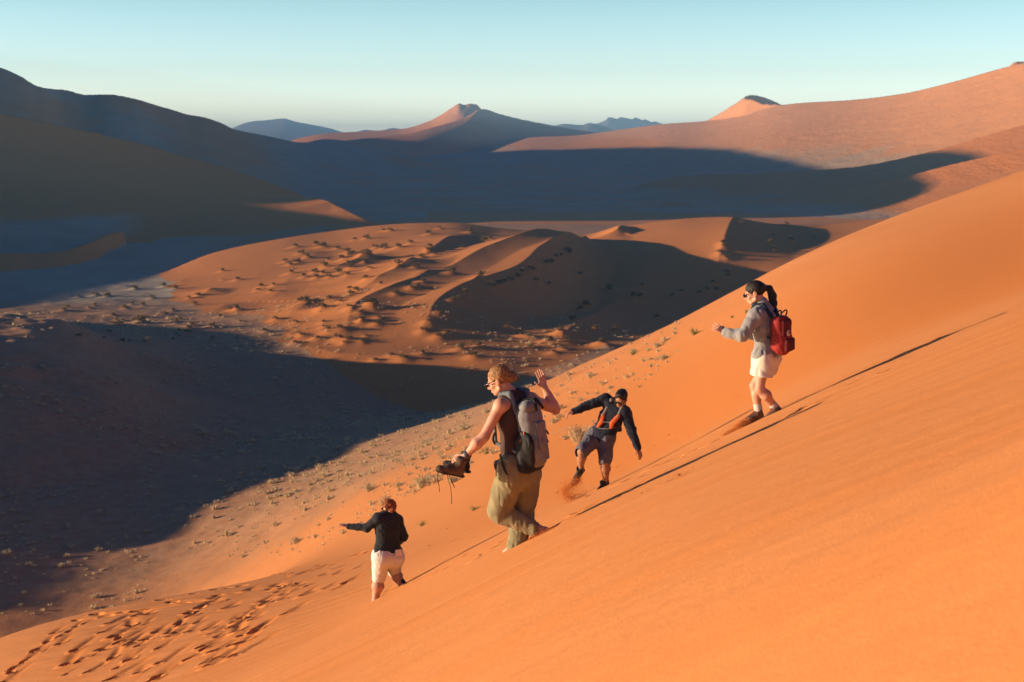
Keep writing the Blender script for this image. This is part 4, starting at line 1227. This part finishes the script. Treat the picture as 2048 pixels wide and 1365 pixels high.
# ============ man stumbling on the slope
P = Pose(20.5)
P.stand(1210, 974, -.02, .01); MAN_DZ = P.dz.copy()
fw = unit((-.38, -.90, 0)); rt = np.cross(fw, UP)
hr, hl, nb = P(1188, 876, .05), P(1211, 883, -.02), P(1234, 815, -.04)
sr, sl = P(1211, 799, .04), P(1250, 824, -.11)
er, wr = P(1175, 811, .0), P(1147, 823, -.06)
el, wl = P(1263, 861, -.16), P(1276, 896, -.20)
kr, ar = P(1163, 903, -.24), P(1162, 939, -.08)
kl, al = P(1210, 924, -.16), P(1212, 966, -.02)
M1 = thing('person', 'man in navy pullover and grey shorts lifting one foot, arms spread for balance', 'person', P(1210, 974, 0))
b = Solid(.006)
hip, ax, tf = torso(b, hl, hr, nb, sl, sr, fw, 0, .98)
hc = P(1242, 797, -.12); HR = frame((-.42, -.80, -.40), (.18, 0, 1)); hk = 1.06
b.cone(nb - ax * .02, .060, hc + HR.T @ np.array([0, -.03, -.06]), .056, .025)
g = head(b, hc, HR, hk)
limb(b, sr, er, wr, .056, .044, .030); limb(b, sl, el, wl, .056, .044, .030)
hand(b, wr, P(1138, 826, -.09) - wr, UP * -1 + fw * .3, fw + UP * .2, .185, .75)
hand(b, wl, P(1282, 913, -.22) - wl, -rt * -1 + fw * -.2, fw, .185, .20, .25)
limb(b, hr, kr, ar, .088, .058, .040, .22, -fw); limb(b, hl, kl, al, .088, .058, .040, .22, -fw)
b.build('body', SKIN_TAN, M1)
sunglasses(g, HR, hc, hk, M1)
h = Solid(.005)
h.ell(g(0, -.018, .042), np.array((.083, .102, .088)) * hk, HR, .01).ell(g(0, .05, .095), np.array((.062, .045, .034)) * hk, HR, .03)
h.ell(g(0, .112, -.022), np.array((.11, .066, .094)) * hk, HR, .010, 's').ell(g(0, .03, -.125), np.array((.11, .12, .095)) * hk, HR, .012, 's')
for sx in (-1, 1): h.ell(g(sx * .084, -.002, -.02), np.array((.018, .026, .034)) * hk, HR, .006, 's')
h.disp = lambda Q: .005 * noise3(Q[:, 0] * 95, Q[:, 1] * 95, Q[:, 2] * 95, 7)
h.build('hair', hm, M1, 0)
nm_ = cloth_mat('navy_fleece', (.013, .018, .036), (.009, .012, .024), .9, 60, .5, .15, 11)
s = Solid(.006)
torso(s, hl + ax * .04, hr + ax * .04, nb, sl, sr, fw, .026, 1.0)
s.cone(hip + ax * .04 - rt * .05, .135, hip + ax * .04 + rt * .05, .135, .03, (fw, .85))
s.cone(nb, .074, nb + unit(hc - nb) * .045, .066, .012)
limb(s, sr, er, wr, .082, .064, .046, k=.03); limb(s, sl, el, wl, .082, .064, .046, k=.03)
s.cut(hip - ax * .10, -unit(ax)); s.disp = wrinkle(.009, 10, .8, 61, .001, 45)
s.build('pullover', nm_, M1)
gs = cloth_mat('slate_cotton', (.135, .130, .155), (.105, .100, .122), .85, 70, .5, 0, 12)
s = Solid(.006)
s.cone(hl + ax * .12, .122, hr + ax * .12, .122, .03, (fw, .9)).cone(hl, .125, hr, .125, .03)
d1 = unit(kr - hr); d2 = unit(kl - hl)
s.cone(hr, .118, kr - d1 * .01, .102, .03).cone(hl, .118, kl - d2 * .02, .096, .03)
s.cone(kr - d1 * .05, .080, kr + d1 * .16, .086, .004, None, 's').cone(kl - d2 * .05, .076, kl + d2 * .16, .084, .004, None, 's')
s.disp = wrinkle(.008, 12, .4, 63, .001, 40)
s.build('shorts', gs, M1)
ds = cloth_mat('dark_hiking_leather', (.060, .042, .034), (.032, .024, .022), .8, 60, .4)
for k_, a_ in ((kr, ar), (kl, al)):
    d_ = unit(a_ - k_); s = Solid(.005); s.cone(a_ - d_ * .045, .049, a_ + d_ * .02, .047, .01).cut(a_ - d_ * .040, -d_); s.build('sock', cloth_mat('grey_sock', (.22, .20, .19), None, .95, 120, .3), M1)
td = unit(np.array([-.60, -.45, -.78])); shin = unit(kr - ar)
boot('shoe', ar - shin * .075 - td * .055, td, shin, .270, None, None, (ds, so_d, la_m), .115, .050, None, M1)
boot('shoe', al + np.array([.02, .03, -.075]), (-.62, -.62, -.36), (-.2, -.1, 1), .260, None, None, (ds, so_d, la_m), .115, .050, None, M1)
# ---- his running vest pack
V1 = thing('vest_pack', 'slim harness pack with orange chest pockets and grey straps over a navy pullover', 'vest pack', hip + ax * .5)
og = cloth_mat('orange_mesh', (.62, .115, .022), (.42, .070, .015), .7, 110, .4); gw_ = cloth_mat('grey_webbing', (.20, .19, .18), None, .7, 100, .2)
ff = tf; UA = unit(ax); ch = lambda r_, u_, o_: hip + ax * u_ + rt * r_ + ff * o_
for sg in (1, -1):
    s = Solid(.005); s.cone(ch(sg * .115, .78, .128), .030, ch(sg * .085, .56, .142), .036, .01, (ff, .55)).cone(ch(sg * .085, .56, .142), .036, ch(sg * .10, .44, .136), .026, .01, (ff, .55))
    s.disp = wrinkle(.003, 22, .6, 64); s.build('chest_pocket', og, V1)
    q = sr if sg > 0 else sl; t_ = q * .55 + (nb - ax * .02) * .45
    s = Solid(.006); s.cone(ch(sg * .115, .76, .135), .022, t_ + UA * .070 + ff * .07, .024, .01, (ff, .7)).cone(t_ + UA * .070 + ff * .07, .024, t_ + UA * .078 - ff * .05, .024, .01).cone(t_ + UA * .078 - ff * .05, .024, ch(sg * .08, .70, -.14), .022, .01)
    s.build('shoulder_strap', gw_, V1)
tubes('chest_strap', [[ch(.09, .60, .155), ch(0, .58, .150), ch(-.09, .60, .155)], [ch(.165, .44, .06), ch(.10, .40, .130), ch(0, .38, .142), ch(-.10, .40, .130), ch(-.165, .44, .06)]], .008, gw_, V1, 6)
s = Solid(.006); s.box(ch(0, .62, -.165), (.12, .06, .17), np.stack([rt, ff, UA]), .05, .02); s.disp = wrinkle(.004, 12, .7, 66); s.build('pack_bag', BLACK_NYLON, V1)
tube('drinking_tube', [[ch(.15, .42, .08), ch(.20, .50, .06), ch(.255, .56, .04)]], .008, gw_, V1, 6)

# ============ woman below, seen from behind
P = Pose(21.5)
P.stand(750, 1195, -.02, .03)
fw = unit((-.45, .89, 0)); rt = np.cross(fw, UP)
hl, hr, nb = P(763, 1106, -.06), P(787, 1106, .07), P(776, 1021, 0)
sl, sr = P(757, 1028, -.08), P(795, 1032, .08)
el, wl = P(734, 1047, -.05), P(697, 1045, .0)
er, wr = P(808, 1066, .10), P(796, 1078, .30)
kl, al = P(757, 1151, .03), P(750, 1194, -.02)
kr, ar = P(789, 1138, .24), P(803, 1161, .12)
W3 = thing('person', 'woman in charcoal top and white shorts seen from behind, left arm stretched out', 'person', P(757, 1195, 0))
b = Solid(.006)
hip, ax, tf = torso(b, hl, hr, nb, sl, sr, fw, 0, 1.20)
hc = P(777, 1006, .02); HR = frame((-.62, .72, -.30), UP); hk = 1.04
b.cone(nb - ax * .02, .062, hc + HR.T @ np.array([0, -.03, -.06]), .058, .025)
g = head(b, hc, HR, hk)
limb(b, sl, el, wl, .062, .050, .031); limb(b, sr, er, wr, .062, .050, .031)
hand(b, wl, P(676, 1039, .02) - wl, UP * -1, fw, .175, .12, .12)
hand(b, wr, P(780, 1080, .36) - wr, -fw * .5 - UP * .3, UP, .175, .5)
limb(b, hl, kl, al, .120, .078, .050, .22, -fw, .03); limb(b, hr, kr, ar, .120, .076, .048, .22, -fw, .03)
b.cone(al, .045, al + np.array([-.05, .1, -.07]), .036, .02)
b.build('body', SKIN_FAIR, W3)
sunglasses(g, HR, hc, hk, W3)
h3 = hair_mat('red_hair', (.075, .018, .006), (.42, .105, .020))
h = Solid(.005)
h.ell(g(0, -.022, .034), np.array((.088, .103, .092)) * hk, HR, .01)
h.ell(g(0, .110, -.045), np.array((.10, .072, .085)) * hk, HR, .012, 's').ell(g(0, .045, -.12), np.array((.11, .10, .08)) * hk, HR, .012, 's')
for sx in (-1, 1): h.ell(g(sx * .084, .0, -.02), np.array((.018, .024, .034)) * hk, HR, .006, 's')
h.ell(g(.01, -.085, -.03), (.055, .045, .06), HR, .03).ell(g(.05, -.07, .0), (.04, .045, .05), HR, .03)
for i in range(60):
    a_ = random.uniform(0, 6.28); z_ = random.uniform(-.06, .12); rr_ = math.sqrt(max(1 - ((z_ - .034) / .096) ** 2, .05))
    s0 = g(math.sin(a_) * .086 * rr_, -.022 - abs(math.cos(a_)) * .100 * rr_, z_); dv = np.array([random.uniform(-1, 1), random.uniform(-1, 1), random.uniform(-1.2, .5)]) * .022
    h.cone(s0, .014, s0 + dv, .012, .005).cone(s0 + dv, .012, s0 + dv * 1.6 + np.array([.004, 0, -.010]), .005, .004)
h.disp = lambda Q: .009 * (1 - 2 * np.abs(noise3(Q[:, 0] * 45, Q[:, 1] * 45, Q[:, 2] * 20, 8))) + .003 * noise3(Q[:, 0] * 100, Q[:, 1] * 100, Q[:, 2] * 100, 9)
h.build('hair', h3, W3, 0)
ct = cloth_mat('charcoal_jersey', (.020, .024, .032), (.014, .017, .023), .85, 70, .45, .1, 11)
s = Solid(.006)
torso(s, hl + ax * .10, hr + ax * .10, nb, sl, sr, fw, .028, 1.18)
limb(s, sl, el, wl - unit(wl - el) * .01, .078, .062, .043, k=.03); limb(s, sr, er, wr, .078, .062, .045, k=.03)
s.cut(hip + UP * .085, -UP); s.disp = wrinkle(.006, 12, 1.3, 71, .001, 45)
s.build('long_sleeved_top', ct, W3)
ws = cloth_mat('white_denim', (.80, .76, .70), (.72, .68, .62), .9, 80, .4, 0, 12)
s = Solid(.006)
s.cone(hl + ax * .10, .135, hr + ax * .10, .135, .03, (fw, .80)).cone(hl - fw * .02, .165, hr - fw * .02, .165, .04, (fw, .95))
d1 = unit(kl - hl); d2 = unit(kr - hr)
s.cone(hl, .150, kl - d1 * .04, .105, .03).cone(hr, .150, kr - d2 * .05, .105, .03)
s.ell(hl - fw * .05 - UP * .02, (.13, .12, .13), None, .05).ell(hr - fw * .05 - UP * .02, (.13, .12, .13), None, .05)
s.cut(kl - d1 * .035, d1 * .98 + np.array([.0, 0, 0])) if False else None
s.disp = wrinkle(.004, 13, .6, 73, .001, 40)
wso = s.build('shorts', ws, W3)
s = Solid(.005); s.box(P(797, 1097, -.10), (.055, .008, .05), frame(-fw, UP), .006); 
s.disp = wrinkle(.002, 20, 1, 74); s.build('back_pocket', ws, W3, 0).parent = wso
boot('shoe', P(811, 1163, .10), (-.35, .80, -.45), (-.3, -.3, 1), .245, None, None, (ds, so_d, la_m), .085, .048, None, W3)
# ------------------------------------------------------------------ desert plants
def leaf_mat(name, c1, c2):
    m, n, b = new_mat(name)
    oi = n.nodes.new('ShaderNodeObjectInfo')
    w = noise(n, mapping(n), 6, 3)
    n.links.new(ramp(n, w, [(.35, c1), (.65, c2)]), b.inputs['Base Color'])
    b.inputs['Roughness'].default_value = .8; b.inputs['Specular IOR Level'].default_value = .2
    tr_ = n.nodes.new('ShaderNodeBsdfTranslucent'); mx = n.nodes.new('ShaderNodeMixShader'); mx.inputs[0].default_value = .55
    n.links.new(b.inputs['Base Color'].links[0].from_socket, tr_.inputs[0])
    n.links.new(b.outputs[0], mx.inputs[1]); n.links.new(tr_.outputs[0], mx.inputs[2])
    n.links.new(mx.outputs[0], [q for q in n.nodes if q.type == 'OUTPUT_MATERIAL'][0].inputs[0])
    return m
STRAW = leaf_mat('dry_straw', (.76, .58, .32), (.90, .74, .46))
OLIVE = leaf_mat('olive_scrub', (.10, .075, .035), (.26, .19, .085))
GREEN = leaf_mat('green_scrub', (.30, .28, .09), (.52, .46, .18))

def tuft_mesh(r, n, h, w, seed, droop=.5):
    """a clump of curved blades"""
    R_ = np.random.default_rng(seed); V = []; Fq = []
    for i in range(n):
        a = R_.uniform(0, 2 * np.pi); q = math.sqrt(R_.uniform(0, 1)); l = h * R_.uniform(.55, 1.15)
        b0 = np.array([math.cos(a) * q * r * .35, math.sin(a) * q * r * .35, -.03])
        out = np.array([math.cos(a + R_.normal(0, .4)), math.sin(a + R_.normal(0, .4)), 0]) * r * (.35 + q * .8)
        sd = np.array([-math.sin(a), math.cos(a), 0]) * w
        m_ = b0 + out * .45 + np.array([0, 0, l * .72]); t_ = b0 + out + np.array([0, 0, l * (1 - droop * q * .6)])
        k = len(V); V += [b0 - sd, b0 + sd, m_ + sd * .8, m_ - sd * .8, t_ + sd * .15, t_ - sd * .15]
        Fq += [[k, k+1, k+2, k+3], [k+3, k+2, k+4, k+5]]
    return np.array(V), np.array(Fq)

def scrub_mesh(r, h, n, ls, seed):
    """leaf clumps spread over a low rounded bush with gaps"""
    R_ = np.random.default_rng(seed); V = []; Fq = []
    cl = [np.array([R_.uniform(-.6, .6) * r, R_.uniform(-.6, .6) * r, R_.uniform(.25, .75) * h]) for _ in range(7)]
    for i in range(n):
        c = cl[R_.integers(7)] + R_.normal(0, .22, 3) * np.array([r, r, h * .9])
        if c[2] < 0: c[2] = abs(c[2]) * .3
        d = R_.normal(0, 1, 3); d /= np.linalg.norm(d); e = np.cross(d, R_.normal(0, 1, 3)); e /= np.linalg.norm(e)
        s1 = ls * R_.uniform(.6, 1.4); k = len(V)
        V += [c - d * s1 - e * s1 * .2, c + e * s1 * .45, c + d * s1, c - e * s1 * .45]
        Fq += [[k, k+1, k+2, k+3]]
    return np.array(V), np.array(Fq)

def mesh_data(name, V, Fq, mat):
    o = mesh_obj(name, V, Fq, mat, None, False); me = o.data; bpy.data.objects.remove(o); return me

tuft_src = [tuft_mesh(.30, 46, .32, .030, 100 + i, .7) for i in range(5)]
tuft_me = [mesh_data('grass_tuft', v, f, STRAW) for v, f in tuft_src]
green_me = [mesh_data('green_plant', *tuft_mesh(.30, 60, .36, .016, 200 + i, .3), GREEN) for i in range(2)]
clump_me = [mesh_data('grass_clump', *tuft_mesh(.30, 150, .40, .010, 220 + i, .8), leaf_mat('pale_straw', (.62, .50, .29), (.80, .69, .44))) for i in range(2)]
scrub_me = [mesh_data('desert_shrub', *scrub_mesh(.8, .75, 260, .11, 300 + i), OLIVE) for i in range(5)]

def place(name, me, x, y, sc, label, cat, group, sink=.02, zs=1.0):
    o = bpy.data.objects.new(name, me); COL.objects.link(o)
    o.location = (x, y, float(ground_z(x, y)) - sink); o.rotation_euler = (0, 0, random.uniform(0, 6.28)); o.scale = (sc, sc, sc * zs)
    return tag(o, label, cat, group)

# --- single plants on the near slope, each where the photo shows it
NEAR = [(845, 975, .95, 'c', 'pale round grass clump on sand right of the shaded valley, left of the olive trousers'),
 (906, 966, .55, 'c', 'pale grass clump on the slope just under the trailing boot laces'),
 (946, 1021, .60, 'g', 'yellow green plant left of the olive trousers at knee height'),
 (1160, 884, 1.25, 'c', 'tall yellowish grass clump behind the raised leg of the man'),
 (973, 908, .75, 'g', 'green plant half hidden behind the olive trousers'),
 (739, 983, .60, 'c', 'pale grass clump above the woman in charcoal top'),
 (593, 1087, .50, 'c', 'lone pale tuft on smooth sand left of the woman in charcoal top'),
 (1388, 670, .75, 'g', 'bright green plant on the slope left of the woman with red backpack'),
 (1265, 710, .60, 'g', 'green plant close to the slope skyline above the man'),
 (842, 1052, .60, 'g', 'small green plants beside the right arm of the woman in charcoal top'),
 (1314, 696, .45, 'c', 'pale tuft on open slope between skyline and the man'),
 (1327, 720, .45, 'c', 'pale tuft on open slope right above the head of the man'),
 (1181, 756, .45, 'c', 'pale tuft right of the raised hand of the woman in olive trousers'),
 (1131, 880, .40, 'c', 'small pale tuft between grey rucksack and the raised leg of the man'),
 (1106, 847, .40, 'c', 'pale tuft just right of the grey rucksack'),
 (1278, 775, .32, 'g', 'tiny green plant right of the black hair of the man'),
 (1221, 778, .28, 'c', 'tiny tuft left of the head of the man'),
 (1462, 636, .35, 'g', 'small green plant just above the outstretched hand of the woman with red backpack'),
 (1492, 626, .40, 'g', 'green plant close to the shoulder of the woman in grey fleece')]
for px_, row_, sc, k_, lb in NEAR:
    h_ = hit(px_, row_)
    if h_ is None: continue
    me = random.choice(green_me if k_ == 'g' else clump_me)
    place('green_plant' if k_ == 'g' else 'grass_clump', me, h_[0], h_[1], sc * (.7 if k_ == 'g' else 1.0) * h_[1] / 40.0 * 1.25, lb, 'plant' if k_ == 'g' else 'grass', 'plants on the near slope', .03)

# --- shrubs on the hummocks
for x, y, sc in shr:
    far = y > 205
    lit = 'dark shrub on its own small sand mound among the hummocky middle dunes' if far else 'brown shrub on a small mound on the valley floor before the middle dunes'
    place('desert_shrub', random.choice(scrub_me), x, y, sc * (.85 if far else .6) * random.uniform(.8, 1.2), lit, 'shrub', 'shrubs on the middle dunes' if far else 'shrubs on the valley floor', .05, random.uniform(.8, 1.1))

# --- dry tufts on the floor
R5 = np.random.default_rng(55)
pts = []
while len(pts) < 5200:
    t = R5.uniform(-.40, .12); y = math.exp(R5.uniform(math.log(58), math.log(225)))
    if R5.uniform() > (y / 225) ** 1.0 * 1.5: continue
    x = t * y
    d = float(fbm(np.array([x / 13]), np.array([y / 13]), 77, 3)[0]) + .25 * float(vnoise(np.array([x / 4]), np.array([y / 4]), 78)[0])
    if R5.uniform() > .45 + 1.1 * d: continue
    g = float(ground_z(x, y))
    if y < 75 and t < -.2: continue
    if t > -.03 and y < 118 and R5.uniform() > .22: continue
    px_, row_ = to_px(x, y, g)
    if row_ > 1230 or (row_ > 1115 and px_ > 300): continue
    sc = float(np.clip(R5.lognormal(-.62, .45), .22, 1.4)) * (1.0 if y > 90 else .75)
    pts.append((sc / y, x, y, sc))
pts.sort(reverse=True)
for q, x, y, sc in pts[:300]:
    left = x / y < -.24
    if left: lb, gp = 'dry straw tuft on the valley floor near the left edge of the photo', 'tufts at the left edge of the valley floor'
    elif y < 105: lb, gp = 'dry straw tuft on sunlit ground at the foot of the orange slope', 'tufts at the foot of the slope'
    else: lb, gp = 'dry straw tuft standing on the middle of the valley floor', 'tufts on the middle of the valley floor'
    place('grass_tuft', tuft_me[int(R5.integers(5))], x, y, sc * 1.0, lb, 'grass', gp, .02, random.uniform(.8, 1.2))
VV, FF = [], []; off = 0
for q, x, y, sc in pts[300:]:
    v, f = tuft_src[int(R5.integers(5))]
    keep = 40; a = R5.uniform(0, 6.28); c_, s_ = math.cos(a), math.sin(a)
    f = f[:keep]; v = v[:keep * 3]
    v = np.stack([v[:, 0] * c_ - v[:, 1] * s_, v[:, 0] * s_ + v[:, 1] * c_, v[:, 2]], 1) * sc * 1.1
    VV.append(v + np.array([x, y, float(ground_z(x, y)) - .02])); FF.append(f + off); off += len(v)
tag(mesh_obj('dry_grass', np.concatenate(VV), np.concatenate(FF), STRAW, None, False), 'scattered small dry tufts covering the valley floor', 'grass', None, 'stuff')

# ------------------------------------------------------------------ kicked-up sand
SPRAY = new_mat('flying_sand')
sm0, sn, sb = SPRAY
sn.links.new(ramp(sn, noise(sn, mapping(sn), 60, 3), [(.3, (.80, .33, .085)), (.7, (.88, .42, .13))]), sb.inputs['Base Color']); sb.inputs['Roughness'].default_value = 1
str_ = sn.nodes.new('ShaderNodeBsdfTranslucent'); smx = sn.nodes.new('ShaderNodeMixShader'); smx.inputs[0].default_value = .5
sn.links.new(sb.inputs['Base Color'].links[0].from_socket, str_.inputs[0]); sn.links.new(sb.outputs[0], smx.inputs[1]); sn.links.new(str_.outputs[0], smx.inputs[2])
sn.links.new(smx.outputs[0], [q for q in sn.nodes if q.type == 'OUTPUT_MATERIAL'][0].inputs[0])
TET = np.array([[1, 1, 1], [-1, -1, 1], [-1, 1, -1], [1, -1, -1]]) * .6
TETF = np.array([[0, 1, 2, 2], [0, 3, 1, 1], [0, 2, 3, 3], [1, 3, 2, 2]])
def spray(name, pts, rad, n, label, seed, g0=.004):
    R_ = np.random.default_rng(seed); pts = np.array(pts, float)
    u = np.linspace(0, 1, len(pts)); w = np.clip(R_.beta(1.1, 1.3, n), 0, 1)
    P_ = nspline(u, pts, w); r_ = np.interp(w, u, rad)
    P_ = P_ + R_.normal(0, 1, (n, 3)) * (r_ * .55 * (.5 + R_.uniform(0, 1, n) ** 2))[:, None]
    gz = ground_z(P_[:, 0], P_[:, 1]); P_[:, 2] = np.maximum(P_[:, 2], gz + .004)
    V, Fq = [], []
    for i in range(n):
        s_ = g0 * R_.uniform(.6, 2.0); V.append(P_[i] + TET * s_); Fq.append(TETF[:, :3] + i * 4)
    o = mesh_obj(name, np.concatenate(V), np.concatenate(Fq), sm0, None, False)
    return tag(o, label, 'sand', None, 'stuff')
PM = Pose(20.3); PM.dz = MAN_DZ
spray('sand_spray', [PM(1160, 958, -.15), PM(1146, 968, -.2), PM(1130, 980, -.2), PM(1134, 992, -.15), PM(1148, 996, -.1), PM(1176, 984, 0)], [.05, .08, .11, .12, .11, .07], 3000, 'burst of orange sand kicked up by the raised shoe of the man', 1, .0036)
PW = Pose(15.1); PW.dz = RED_DZ
spray('sand_spray', [PW(1498, 838, 0), PW(1484, 842, -.05), PW(1474, 850, -.05), PW(1462, 858, -.02), PW(1444, 866, 0)], [.05, .06, .05, .04, .02], 1600, 'sand sliding from the shoe toe of the woman with red backpack', 2, .003)
PO = Pose(12.05); PO.dz = OLV_DZ
spray('sand_spray', [PO(1104, 1046, -.08), PO(1090, 1054, -.12), PO(1074, 1062, -.12), PO(1056, 1070, -.1)], [.035, .04, .04, .03], 1600, 'sand pushed up by the bare rear foot of the woman in olive trousers', 3, .003)
